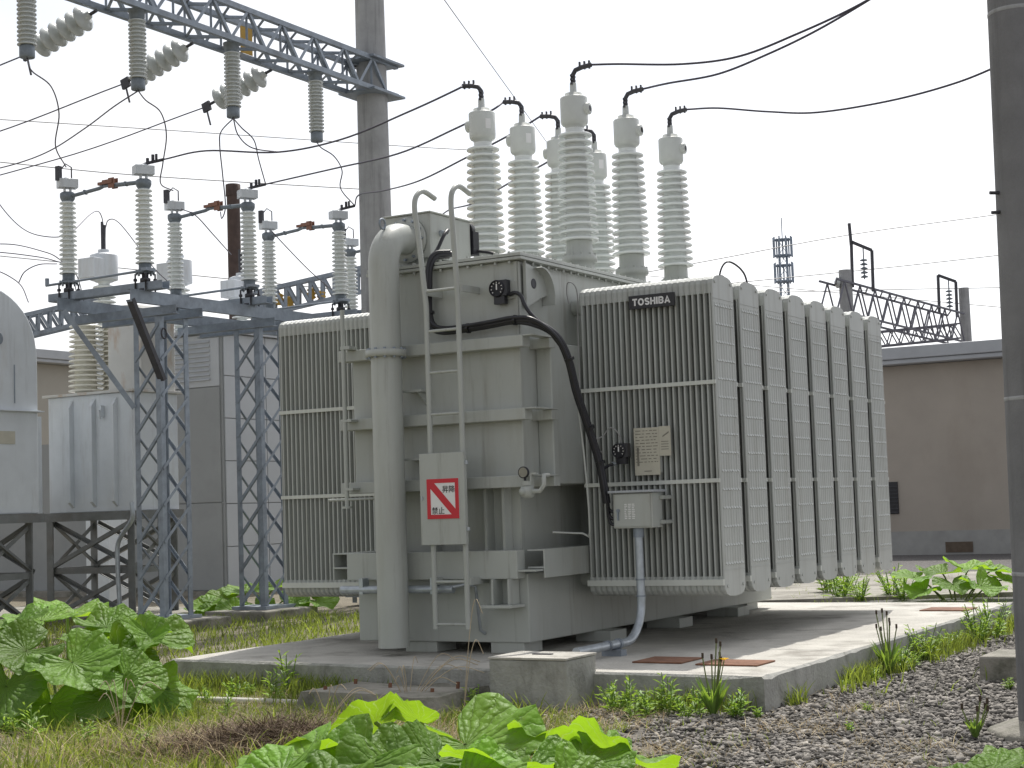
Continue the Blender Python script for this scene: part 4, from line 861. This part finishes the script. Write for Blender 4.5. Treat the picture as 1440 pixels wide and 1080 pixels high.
# ------------------------------------------------------------------ railway masts, gantries, cell tower
def truss(name, p0, p1, h, n, r, label, hw=.35):
    d = (p1-p0); Lh = d.length; o = thing(name, label, 'gantry beam', p0); o.rotation_euler = d.to_track_quat('X', 'Z').to_euler()
    for y in (-hw, hw):
        for z in (0, h): bar('chord', (0, y, z), (Lh, y, z), r*1.5, r*1.5, farsteel if 'dark' in label else steel, o)
    st = Lh/n; mm_ = farsteel if 'dark' in label else steel
    for k in range(n):
        for y in (-hw, hw):
            bar('brace', (k*st, y, 0), ((k+.5)*st, y, h), r, r, mm_, o); bar('brace', ((k+.5)*st, y, h), ((k+1)*st, y, 0), r, r, mm_, o)
        bar('brace', (k*st, -hw, h), ((k+1)*st, hw, h), r, r, mm_, o)
    return o
truss('railway_gantry', at(1345, 482, 64), at(1165, 438, 57), 1.12, 9, .045, 'dark lattice railway gantry between two far poles')
truss('railway_gantry', at(1350, 476, 90), at(1180, 493, 90), .8, 10, .06, 'dark lattice railway gantry farther off above the beige roof')
truss('yard_gantry', at(560, 398, 44), at(360, 446, 42), .62, 12, .07, 'grey lattice yard gantry behind the relief pipe')
truss('yard_gantry', at(150, 447, 50), at(20, 478, 49), .62, 8, .08, 'grey lattice yard gantry between the old grey tanks')
og = 'small orange insulators on the yard gantry'
for (x, y) in ((393, 421), (408, 425), (438, 413), (452, 417)):
    o = obj('orange_insulator', MB().lathe([(.06, 0), (.13, .05), (.08, .1), (.13, .15), (.08, .2), (.13, .25), (.06, .3)], 12), yellow); o.location = at(x, y, 42.6)-Vector((0, 0, .15)); tag(o, 'small orange insulator mounted on the grey yard gantry', 'insulator', og)
def far_pole(px, py, Y, r, label):
    t = at(px, py, Y); o = obj('concrete_pole', MB().lathe([(r*1.25, -.2), (r, t.z)], 20), polecon); o.location = (t.x+.03, Y, 0); tag(o, label, 'utility pole'); return o
far_pole(1187, 380, 58, .23, 'far concrete pole with a round lamp carrying the railway gantry')
far_pole(1354, 405, 64.3, .2, 'far dark pole at the end of the railway gantry')
o = obj('floodlight', MB().lathe([(.05, -.12), (.2, -.05), (.22, 0), (.2, .04), (0, .05)], 16, (0, 0, 0), 'x').tube([(0, 0, 0), (.28, .05, 0)], .04, 6), greyporc); o.location = at(1178, 397, 57.9); tag(o, 'round pale lamp head fixed to the far pole', 'lamp')
FR = 'steel wire frames on the railway gantry'
def frame(x0, y0, x1, y1, xb, yb, Y, label):
    a_, b_, c_, d_ = at(x0, yb, Y), at(x0-2, y0, Y), at(x1-2, y1, Y), at(x1, yb+6, Y)
    o = thing('wire_frame', label, 'wire support', a_, 0, FR)
    for p, q in ((a_, b_), (b_, c_), (c_, d_)): bar('frame_tube', p-a_, q-a_, .1, .1, steel_d, o)
    m_ = at((x0+x1)/2, (y0+y1)/2, Y)-a_; ds = MB()
    for k in range(5): ds.lathe([(.03, 0), (.13, -.05), (.14, -.08), (.03, -.1)], 12, (m_.x, m_.y, m_.z-.45-k*.15))
    ds.tube([m_, m_-Vector((0, 0, 1.2))], .025, 6)
    obj('disc_string', ds, castiron, o)
frame(1199, 340, 1228, 352, 0, 404, 58, 'tall steel wire frame with discs above the far lamp pole')
o = bar('frame_tube', at(1197, 345, 58), at(1194, 314, 58), .1, .1, steel_d, None); tag(o, 'upright steel tube rising from the tall wire frame', 'mast')
frame(1321, 387, 1346, 396, 0, 440, 64, 'small steel wire frame with discs beside the dark far pole')
CT = thing('cell_tower', 'distant haze tinted steel lattice mast crowned with antenna panels', 'cell tower', Vector((25.45, 150, 0)))
tw = .4
farm = mat('haze_tinted_steel', (.3, .36, .44), .6, .2, var=.1, scale=2)  # distance haze is mixed into this steel's colour as pale blue
for sx in (-1, 1):
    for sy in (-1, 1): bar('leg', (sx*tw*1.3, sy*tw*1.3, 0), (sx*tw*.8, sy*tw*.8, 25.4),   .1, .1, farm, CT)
for k in range(24):
    for sx in (-1, 1):
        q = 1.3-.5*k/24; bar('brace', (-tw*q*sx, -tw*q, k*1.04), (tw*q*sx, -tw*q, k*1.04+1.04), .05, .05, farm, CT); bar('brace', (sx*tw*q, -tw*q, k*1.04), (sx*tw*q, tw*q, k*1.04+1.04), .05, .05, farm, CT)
for z in (22.2, 24.6):
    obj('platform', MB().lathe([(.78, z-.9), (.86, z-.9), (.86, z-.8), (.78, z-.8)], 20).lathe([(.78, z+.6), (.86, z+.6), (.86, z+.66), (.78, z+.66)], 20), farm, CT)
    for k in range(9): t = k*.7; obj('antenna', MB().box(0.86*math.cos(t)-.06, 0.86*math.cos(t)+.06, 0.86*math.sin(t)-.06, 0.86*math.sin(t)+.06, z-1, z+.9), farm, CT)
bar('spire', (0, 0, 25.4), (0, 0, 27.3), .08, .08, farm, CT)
FWR = 'thin distant wires against the sky'
for pts in ([(1000, 366, 70), (1195, 330, 70), (1400, 302, 70)], [(1060, 395, 70), (1260, 375, 70), (1430, 356, 70)], [(1130, 410, 75), (1260, 407, 75), (1430, 404, 75)], [(1250, 418, 80), (1430, 434, 78)],
            [(0, 228, 60), (200, 247, 60), (525, 267, 60)], [(0, 168, 70), (250, 184, 70), (560, 205, 70), (684, 212, 70)], [(120, 372, 60), (300, 390, 60), (524, 412, 60)], [(625, 0, 50), (668, 60, 60), (740, 160, 75)]):
    q = [at(*p) for p in pts]; q = [q[0]+(q[0]-q[1])*k for k in (4, 3, 2, 1)]+q+[q[-1]+(q[-1]-q[-2])*k for k in ((1, 2, 3, 4, 5) if pts[0][0] > 600 else ())]
    wire('distant_wire', q, .02, greywire, 'thin distant wire crossing the pale sky', 'wire', FWR, 4, seg=4)

# ------------------------------------------------------------------ loose ground cover
def np_mesh(name, V, tmpl, m, label, kind='stuff', cat=None):
    N_, k, _ = V.shape; me = bpy.data.meshes.new(name); me.vertices.add(N_*k); me.vertices.foreach_set('co', V.reshape(-1).astype(np.float32))
    t = np.array(tmpl); nf, fs = t.shape; idx = (t[None]+(np.arange(N_)*k)[:, None, None]).reshape(-1)
    me.loops.add(len(idx)); me.loops.foreach_set('vertex_index', idx.astype(np.int32)); me.polygons.add(N_*nf)
    me.polygons.foreach_set('loop_start', (np.arange(N_*nf)*fs).astype(np.int32)); me.polygons.foreach_set('loop_total', np.full(N_*nf, fs, np.int32))
    me.update(calc_edges=True); me.validate(); me.materials.append(m)
    o = link(name, me); tag(o, label, cat, None, kind); return o
Oxy = np.array([O.x, O.y]); Axy = np.array([A.x, A.y]); Bxy = np.array([B.x, B.y])
def local(x, y):
    q = np.stack([x, y], -1)-Oxy; return q@Axy, q@Bxy
def on_slab(x, y, m_=.0):
    a, b = local(x, y); fa = -1.10+(b-.27)*.0456
    return (a > fa-m_) & (a < 6.47+m_) & (b > -2.55-m_) & (b < 3.15+m_)
def on_block(x, y):
    a, b = local(x, y); pit = (np.abs(a+1.36) < .3) & (np.abs(b+.88) < .38); foot = (np.abs(a+1.6) < .48) & (np.abs(b-.28) < .68)
    return pit | foot
# gravel
ico = bmesh.new(); bmesh.ops.create_icosphere(ico, subdivisions=1, radius=1); IV = np.array([v.co[:] for v in ico.verts]); IF = [[v.index for v in f.verts] for f in ico.faces]; ico.free()
def stones(n, x, y, smin, smax, name, label):
    keep = ~on_slab(x, y, .01) & ~on_block(x, y) & (np.hypot(x-3.3, y-10.15) > .38); x, y = x[keep], y[keep]; n = len(x)
    s = rng.uniform(smin, smax, n)*(1+.9*rng.random(n)**5)
    V = IV[None]*(1+.55*rng.uniform(-1, 1, (n, len(IV), 1)))*np.stack([s*rng.uniform(.7, 1.4, n), s*rng.uniform(.7, 1.4, n), s*rng.uniform(.45, .85, n)], -1)[:, None]
    th = rng.uniform(0, 6.28, n); c, q = np.cos(th), np.sin(th); tl = rng.uniform(-.5, .5, n)
    Xr = V[..., 0]*c[:, None]-V[..., 1]*q[:, None]; Yr = V[..., 0]*q[:, None]+V[..., 1]*c[:, None]; Zr = V[..., 2]+Xr*tl[:, None]*.6
    V = np.stack([Xr+x[:, None], Yr+y[:, None], Zr+(gheight(x, y)+s*.25+.004*rng.random(n))[:, None]], -1)
    return np_mesh(name, V, IF, gravel_m, label)
n = 120000; gx = rng.uniform(-1.2, 7.5, n); gy = rng.uniform(8.2, 21, n)
edge = .75+.5*noise2(gx*1.3, gy*1.1)-.06*(gy-9)
k_ = (gx > edge+rng.normal(0, .35, n)) & (gx < .37*gy+.8) & ((gy < 16) | (rng.random(n) < .6))
stones(n, gx[k_], gy[k_], .007, .019, 'gravel', 'dark grey crushed gravel spread beside the slab')
def blades(x, y, hmin, hmax, wd, lean, m, name, label, z0=None, flat=0):
    n = len(x); h = rng.uniform(hmin, hmax, n); th = rng.uniform(0, 6.28, n); ph = rng.uniform(0, 6.28, n); ln = rng.uniform(.15, 1, n)*lean*h
    dx, dy = np.cos(ph)*ln, np.sin(ph)*ln; wx, wy = np.cos(th)*wd*.5, np.sin(th)*wd*.5
    b = gheight(x, y)-.01 if z0 is None else z0
    up = h*(1-flat*rng.random(n))
    P = lambda t, wv: np.stack([x+dx*t**1.7+wx*wv, y+dy*t**1.7+wy*wv, b+up*(t-.25*lean*t*t)], -1)
    V = np.stack([P(0, 1), P(0, -1), P(.5, .8), P(.5, -.8), P(.82, .4), P(.82, -.4), P(1, .03), P(1, -.03)], 1)
    return np_mesh(name, V, [(0, 1, 3, 2), (2, 3, 5, 4), (4, 5, 7, 6)], m, label)
def scatter(n, x0, x1, y0, y1, cond):
    x = rng.uniform(x0, x1, n); y = rng.uniform(y0, y1, n); k = cond(x, y) & ~on_slab(x, y, .02) & ~on_block(x, y); return x[k], y[k]
patch = lambda x, y: noise2(x*2.1+3, y*2.3)+rng.normal(0, .35, len(x))
sx_, sy_ = scatter(60000, -5.2, .9, 8.6, 15.5, lambda x, y: (x < .55-.1*(y-10)+.3*noise2(x*3, y*3)) & (np.abs(x) < .34*y+.4) & (patch(x, y) > -.35))
blades(sx_, sy_, .03, .13, .007, .9, grass_m, 'grass', 'short green grass and weeds on the near ground')
sx_, sy_ = scatter(15000, -5.2, .6, 8.6, 14.8, lambda x, y: (x < .35-.1*(y-10)+.3*noise2(x*3, y*3)) & (np.abs(x) < .34*y+.4) & (noise2(x*2.6+1, y*2.9+2)+rng.normal(0, .2, len(x)) > .25))
blades(sx_, sy_, .08, .24, .011, .7, grass_m, 'grass', 'taller bright grass tufts on the near ground')
sx_, sy_ = scatter(26000, -5.2, .9, 8.6, 15.5, lambda x, y: (x < .6-.1*(y-10)) & (np.abs(x) < .34*y+.4) & (patch(x, y) < .35))
blades(sx_, sy_, .05, .16, .005, 1.6, straw_m, 'dry_grass', 'pale dry straw lying among the near grass', flat=.8)
sx_, sy_ = scatter(20000, -9, -1.2, 15.2, 24, lambda x, y: (x < -1.2) & (patch(x, y) > -.25))
blades(sx_, sy_, .05, .22, .012, .9, grass_m, 'grass', 'taller grass growing between slab and column footings')
sx_, sy_ = scatter(6000, 2.6, 9, 11.5, 31, lambda x, y: (patch(x, y) > .35) & (x < .37*y))
blades(sx_, sy_, .05, .2, .01, .9, grass_m, 'grass', 'thin grass tufts on the gravel towards the building')
def slab_edge(n, b0, b1, side):
    t = rng.uniform(b0, b1, n); o_ = np.abs(rng.normal(0, .11, n))+.02
    if side == 'front': a, b = -1.11+(t-.27)*.0456-o_, t
    else: a, b = t, -2.56-o_
    return O.x+a*A.x+b*B.x, O.y+a*A.y+b*B.y
x, y = slab_edge(2600, -2.6, 3.1, 'front'); k_ = ~on_block(x, y) & (noise2(x*4, y*4) > -.45); blades(x[k_], y[k_], .06, .24, .009, .6, grass_m, 'grass', 'grass fringe along the front of the slab')
x, y = slab_edge(3400, -1.2, 6.4, 'side'); k_ = noise2(x*3, y*3) > -.1; blades(x[k_], y[k_], .05, .26, .01, .7, grass_m, 'grass', 'grass fringe along the gravel side of the slab')
sx_, sy_ = scatter(9000, -.2, 2.6, 8.8, 12.6, lambda x, y: (noise2(x*2.2, y*2.4)+rng.normal(0, .4, len(x)) > .1+.35*(x-.6)))
blades(sx_, sy_, .05, .16, .004, 1.7, straw_m, 'dry_grass', 'dry straw scattered over the edge of the gravel', flat=.9, z0=gheight(sx_, sy_)+.02)
sx_, sy_ = scatter(2600, -.2, 2.8, 8.8, 12.8, lambda x, y: (noise2(x*2.5+2, y*2.7)+rng.normal(0, .3, len(x)) > .3+.25*(x-.6)))
blades(sx_, sy_, .03, .1, .006, .8, grass_m, 'grass', 'sparse short grass at the edge of the gravel')
# heap of dead thatch
hx = rng.normal(0, .42, 5200); hy = rng.normal(0, .20, 5200); pc = at(385, 1040, 10.6); hz = .16*np.exp(-(hx/.5)**2-(hy/.25)**2)*rng.random(5200)
blades(pc.x+hx, pc.y+hy, .1, .34, .006, 1.8, hay_m, 'thatch_heap', 'brown heap of dead cut grass before the big leaves', z0=hz, flat=.92)
hx = rng.normal(0, .8, 2600); hy = rng.normal(0, .35, 2600)
blades(pc.x+hx, pc.y+hy, .1, .4, .005, 1.8, straw_m, 'dry_grass', 'loose pale straw strewn round the dead heap', z0=gheight(pc.x+hx, pc.y+hy)+.03*rng.random(2600), flat=.95)

# ------------------------------------------------------------------ butterbur
def leaf_mesh(seed):
    r = random.Random(seed); nt_, nr = 40, 7; vs = [(0, 0, 0)]; fs = []
    p1, p2, p3 = r.uniform(0, 6), r.uniform(0, 6), r.uniform(0, 6)
    for j in range(1, nr+1):
        q = j/nr
        for i in range(nt_):
            t = -math.pi+2*math.pi*(i+.5)/nt_
            d = (math.pi-abs(t)); rad = 1-.78*math.exp(-(d/.38)**2)+.10*math.exp(-((d-.75)/.35)**2)+.035*math.sin(5*t+p1)+.02*math.sin(17*t+p2)+.015*math.sin(29*t)
            rr = q*rad
            z = .20*rr**2+.10*rr**2*math.sin(3*t+p2)+.07*rr**3*math.sin(7*t+p3)+.02*math.sin(11*t+p1)*rr - .05*(q > .95)
            vs.append((rr*math.cos(t)+.12*q, rr*math.sin(t), z))
    for i in range(nt_): fs.append((0, 1+i, 1+(i+1) % nt_))
    for j in range(nr-1):
        for i in range(nt_):
            if i == nt_-1: continue
            a = 1+j*nt_+i; b = 1+j*nt_+(i+1) % nt_; fs.append((a, a+nt_, b+nt_, b))
    fs = [f for f in fs if not (len(f) == 3 and f[1] == nt_)]
    mb = MB(); mb.add(vs, fs, True); me = mb.mesh('leaf'); me.materials.append(leafm); return me
LEAF = [leaf_mesh(s) for s in (1, 2, 3, 4, 5)]
def butterbur(base, leaves, label, group='butterbur clumps with big round leaves'):
    """leaves: (head point, radius, leaf normal)"""
    P = thing('butterbur_plant', label, 'plant', base, 0)
    for hp, r, nrm in leaves:
        nrm = Vector(nrm).normalized(); out_ = Vector((hp.x-base.x, hp.y-base.y, 0))
        if out_.length < .02: out_ = Vector((random.uniform(-1, 1), -1, 0))
        xax = (out_-nrm*out_.dot(nrm)).normalized(); yax = nrm.cross(xax)
        a = random.uniform(-.5, .5); xa = xax*math.cos(a)+yax*math.sin(a); ya = nrm.cross(xa)
        s = Matrix((xa*r, ya*r*random.uniform(.92, 1.1), nrm*r*random.uniform(.8, 1.5))).transposed().to_4x4(); s.translation = hp-base
        link('leaf', random.choice(LEAF), P, None, s)
        f0 = Vector(((hp.x-base.x)*.3, (hp.y-base.y)*.3, -.02)); hpl = hp-base; mid = f0.lerp(hpl, .6)+Vector((0, 0, .06))
        obj('stalk', MB().tube(smooth_path([f0, mid, hpl], 4), .012, 6, False, None), stem_m, P)
    return P
def px_leaves(lst, Y0, sh=0, gr=1.08):
    out = []
    for (x, y, rp, dY, nx, ny, nz) in lst:
        Y = Y0+dY; out.append((at(x, y+sh, Y), rp*gr/FPX*Y, (nx, ny*.62 if ny < 0 else ny*.8, nz+.12)))
    return out
def gz(p): return Vector((p.x, p.y, 0))
left = [(58, 873, 46, .5, .0, -.35, 1), (95, 866, 50, .9, .1, -.15, 1), (150, 882, 42, .5, 0, -.5, .9), (36, 915, 54, -.2, .2, -.8, .8), (102, 932, 58, -.4, .1, -.95, .75), (216, 893, 50, .1, .45, -.5, .8), (192, 908, 44, .0, -.2, -.8, .6),
        (165, 925, 50, -.1, .3, -.9, .5), (8, 966, 58, -.5, -.1, -1, .4), (178, 952, 46, -.5, .4, -.9, .6), (150, 982, 44, -.6, -.3, -1, .7), (222, 968, 46, -.1, .8, -.7, .5), (205, 990, 40, -.2, .6, -.9, .35), (70, 990, 48, -.5, 0, -1, .25),
        (20, 885, 46, .2, -.4, -.3, 1), (125, 905, 44, .3, 0, -.4, 1), (-25, 930, 56, .2, -.3, -.5, .9), (110, 985, 40, -.2, .2, -1, .2), (175, 890, 36, .6, .2, -.2, 1), (-15, 890, 50, .6, -.2, -.2, 1), (-60, 920, 60, .3, 0, -.5, 1), (30, 1000, 46, -.3, -.2, -1, .2)]
butterbur(gz(at(95, 985, 12.7)), px_leaves(left, 12.6), 'big butterbur clump with broad round leaves beside the slab corner')
mid = [(430, 1046, 78, -.2, -.35, -.15, 1), (395, 1068, 62, -.6, -.4, -.5, .9), (478, 1036, 60, .2, -.1, .35, 1), (528, 998, 56, .5, -.5, .55, .75), (592, 998, 46, .5, .5, .6, .7), (505, 1062, 80, -.5, -.2, -.85, .8), (560, 1068, 70, -.5, .2, -.9, .7),
       (655, 1030, 88, .0, -.1, -.75, .8), (615, 1052, 60, -.3, .3, -.6, .8), (700, 1060, 62, -.5, .2, .25, .9), (770, 1036, 62, .1, .4, .3, .9), (745, 1062, 60, -.5, .2, -.5, .8), (820, 1052, 58, -.3, .1, -.3, 1), (868, 1044, 66, .0, .5, .25, .9), (890, 1075, 56, -.5, .4, .1, 1), (650, 1082, 66, -.8, 0, -.8, .6), (460, 1088, 66, -.9, -.2, -.6, .8), (800, 1088, 60, -.9, .1, -.6, .8)]
butterbur(gz(at(640, 1075, 8.6)), px_leaves(mid, 8.4, 18, 1.18), 'sunlit butterbur clump with crinkled leaves in front of the cable pit')
rgt = [(1285, 812, 26, 0, 0, -.3, 1), (1325, 806, 30, .2, 0, -.2, 1), (1362, 800, 32, .4, .1, -.2, 1), (1395, 802, 30, .2, .2, -.2, 1), (1340, 822, 28, -.3, 0, -.6, .8), (1300, 830, 24, -.3, -.2, -.6, .8), (1380, 824, 30, -.3, .2, -.6, .8), (1412, 815, 26, 0, .3, -.4, 1)]
butterbur(gz(at(1345, 842, 23)), px_leaves(rgt, 22.6), 'butterbur clump at the paving edge before the beige building')
bk = [(290, 850, 26, 0, -.2, -.5, .9), (318, 842, 28, .3, 0, -.5, .9), (345, 832, 26, .5, 0, -.4, 1), (300, 868, 24, -.3, 0, -.8, .5), (332, 860, 24, -.2, .1, -.8, .6), (388, 825, 26, .6, 0, -.3, 1), (425, 830, 28, .5, .2, -.4, 1), (445, 845, 26, .2, .2, -.6, .8), (405, 850, 26, 0, 0, -.8, .6), (360, 852, 24, .1, 0, -.8, .6)]
butterbur(gz(at(350, 868, 24.4)), px_leaves(bk, 24.2), 'shaded butterbur clump behind the column beside the radiators')
cr_ = [(1395, 1085, 54, 0, -.2, -.1, 1), (1440, 1082, 60, .2, .1, -.1, 1), (1350, 1094, 44, -.1, -.3, -.2, 1)]
butterbur(gz(at(1400, 1150, 8.2)), px_leaves(cr_, 8.3), 'low butterbur leaves below the round pole collar')

# ------------------------------------------------------------------ upright weeds
def weed_mesh(seed, h, nst, lf, spread, wdt=.13):
    lf *= 1.35
    r = random.Random(seed); mb = MB()
    for s in range(nst):
        a = r.uniform(0, 6.28); sp = r.uniform(.1, 1)*spread; tip = Vector((math.cos(a)*sp, math.sin(a)*sp, h*r.uniform(.6, 1))); b = Vector((math.cos(a)*sp*.2, math.sin(a)*sp*.2, -.01))
        mb.tube([b, b.lerp(tip, .5)+Vector((0, 0, .02)), tip], .004, 4, False)
        m_ = int(7*tip.z/h)+3
        for k in range(m_):
            t = .15+.85*k/m_; p = b.lerp(tip, t); q = r.uniform(0, 6.28); L_ = lf*r.uniform(.7, 1.2)*(1.15-.5*t); d = Vector((math.cos(q), math.sin(q), r.uniform(.2, 1.0))).normalized(); sd_ = d.cross(Vector((0, 0, 1))).normalized()*L_*wdt
            e = p+d*L_-Vector((0, 0, L_*.15)); c = p+d*L_*.5
            mb.add([p, c+sd_, e, c-sd_+Vector((0, 0, .004))], [(0, 1, 2, 3)], True)
    me = mb.mesh('foliage'); me.materials.append(weed_m); return me
WD = [weed_mesh(s, h, n_, l, sp) for s, h, n_, l, sp in ((1, .3, 6, .08, .1), (2, .24, 8, .07, .14), (3, .34, 5, .09, .08), (4, .18, 9, .06, .12))]
WB = [weed_mesh(9, .42, 12, .09, .22), weed_mesh(10, .36, 14, .08, .26)]
def weed(x, y, me, s, label, group, z=0):
    if on_slab(np.array([x]), np.array([y]), .03)[0] or on_block(np.array([x]), np.array([y]))[0]: return None
    o = link('weed_plant', me); o.location = (x, y, z); o.rotation_euler = (0, 0, random.uniform(0, 6.28)); o.scale = (s, s, s*random.uniform(.85, 1.15)); tag(o, label, 'weed', group); return o
for i, (px, py, s) in enumerate(((858, 1000, .8), (868, 1004, 1.0), (885, 1003, .75), (905, 1006, 1.05), (914, 1012, .7), (922, 1006, .95), (940, 1006, .9), (955, 1004, .85), (980, 1008, .8), (1030, 1009, .8), (1042, 1010, .7), (1066, 1010, .5), (890, 1014, .6), (965, 1012, .6))):
    p = at(px, py, 10); d = p-Vector((0, 0, CAMH)); p = Vector((0, 0, CAMH))+d*(-CAMH/d.z)
    weed(p.x, p.y, WD[i % 4], s, 'leafy green weed sprouting along the shaded front of the slab', 'weeds along the slab front')
for i, (px, py, s) in enumerate(((330, 985, .8), (385, 988, .9), (435, 996, .8), (490, 1002, .85), (290, 990, .6), (600, 1000, .8), (640, 1002, .9), (670, 1002, .8), (385, 972, 1.0), (405, 975, 1.1), (350, 978, .7), (690, 1006, .6), (545, 1004, .7), (320, 1010, .6), (260, 1000, .7), (230, 1010, .6), (120, 1050, .7), (45, 1045, .8), (15, 1035, .9), (200, 1060, .6))):
    p = at(px, py, 10); d = p-Vector((0, 0, CAMH)); p = Vector((0, 0, CAMH))+d*(-CAMH/d.z)
    weed(p.x, p.y, WD[(i+1) % 4], s, 'small leafy weed growing in the straw and grass', 'weeds in the near grass')
for i, (px, py, s) in enumerate(((1165, 838, 1.5), (1190, 840, 1.5), (1180, 845, 1.2), (1255, 842, 1.3), (1270, 845, 1), (1210, 846, .9))):
    p = at(px, py, 10); d = p-Vector((0, 0, CAMH)); p = Vector((0, 0, CAMH))+d*(-CAMH/d.z)
    weed(p.x, p.y, WB[i % 2], s*1.15, 'bushy bright weed behind the far edge of the slab', 'weeds beyond the slab')
for i, (px, py, s) in enumerate(((1268, 944, .9), (1300, 930, 1.1), (1340, 915, .9), (1375, 905, 1.2), (1395, 900, 1.1), (1325, 922, 1.0), (1410, 895, .9), (1285, 938, .8), (1230, 960, .5), (1190, 968, .4))):
    p = at(px, py, 10); d = p-Vector((0, 0, CAMH)); p = Vector((0, 0, CAMH))+d*(-CAMH/d.z)
    weed(p.x, p.y, (WB if i in (3, 4, 1) else WD)[i % 2], s*.9, 'green weed growing between slab side and gravel', 'weeds along the gravel side of the slab')
for i, (px, py, s) in enumerate(((1218, 1002, .45), (1420, 970, .6), (1195, 1030, .4))):
    p = at(px, py, 10); d = p-Vector((0, 0, CAMH)); p = Vector((0, 0, CAMH))+d*(-CAMH/d.z)
    weed(p.x, p.y, WD[3], s, 'tiny lone weed poking through dark gravel', 'lone weeds in the gravel')
def gpt(px, py, z=0):
    d = at(px, py, 10)-Vector((0, 0, CAMH)); return Vector((0, 0, CAMH))+d*((z-CAMH)/d.z)
# plantain with seed spikes, flower, dead stalks
def spikes(loc, n, h, sp, label, flower=False):
    P = thing('plantain_plant', label, 'plant', loc); r = random.Random(n)
    lv = MB()
    for k in range(34):
        a = r.uniform(0, 6.28); L_ = h*r.uniform(.4, .75); d = Vector((math.cos(a)*.4, math.sin(a)*.4, 1)).normalized(); sd_ = d.cross(Vector((0, 0, 1))).normalized()*.02
        lv.add([(0, 0, -.01), tuple(d*L_*.5+sd_), tuple(d*L_+Vector((d.x, d.y, -.2))*L_*.3), tuple(d*L_*.5-sd_)], [(0, 1, 2, 3)], True)
    obj('foliage', lv, weed_m, P)
    for k in range(n):
        a = r.uniform(0, 6.28); t = Vector((math.cos(a)*sp, math.sin(a)*sp, h*r.uniform(.75, 1.1)))
        obj('stalk', MB().tube([(0, 0, 0), t*.5, t], .005, 5), stem_m, P); obj('seed_head', MB().tube([t, t+Vector((0, 0, .035))], .009, 6), seed_m, P)
    if flower:
        t = Vector((.09, -.02, h*.86)); obj('stalk', MB().tube([(0, 0, 0), t*.5, t], .004, 5), stem_m, P)
        fl = MB()
        for k in range(10):
            a = k*.628; c_, s_ = math.cos(a), math.sin(a); fl.add([(t.x, t.y, t.z), (t.x+c_*.02-s_*.009, t.y+s_*.02+c_*.009, t.z+.012), (t.x+c_*.04, t.y+s_*.04, t.z+.014), (t.x+c_*.02+s_*.009, t.y+s_*.02-c_*.009, t.z+.012)], [(0, 1, 2, 3)])
        obj('flower', fl, petal_m, P)
spikes(gpt(1003, 1010), 6, .46, .07, 'grassy weed with one yellow flower at the slab corner', True)
spikes(gpt(1250, 950), 8, .48, .09, 'plantain with dark seed spikes beside the slab')
spikes(gpt(1372, 1040), 6, .2, .08, 'small reddish seed spikes in gravel near the pole collar')
def dead(loc, n, h, lean, label):
    P = thing('dead_stalks', label, 'plant', loc); r = random.Random(n)
    for k in range(n):
        a = r.uniform(0, 6.28); t = Vector((math.cos(a)*lean*h+lean*h*.3, math.sin(a)*lean*h*.5, h*r.uniform(.6, 1)))
        pts = [(0, 0, 0), t*.5+Vector((0, 0, h*.12)), t, t+Vector((t.x*.5, t.y*.3, -h*.12))]
        obj('stem', MB().tube(smooth_path(pts, 4), .0028, 4, False), deadst, P)
dead(gpt(652, 1006), 2, .85, .10, 'thin dead stem standing before the ladder foot')
dead(gpt(575, 1000), 12, .42, .7, 'tangle of dead curling stems on the old footing')
dead(gpt(170, 1035), 6, .42, .35, 'dead dry stems in front of the big leaf clump')
dead(gpt(460, 1020), 5, .3, .6, 'few dead stems leaning over the thatch heap')
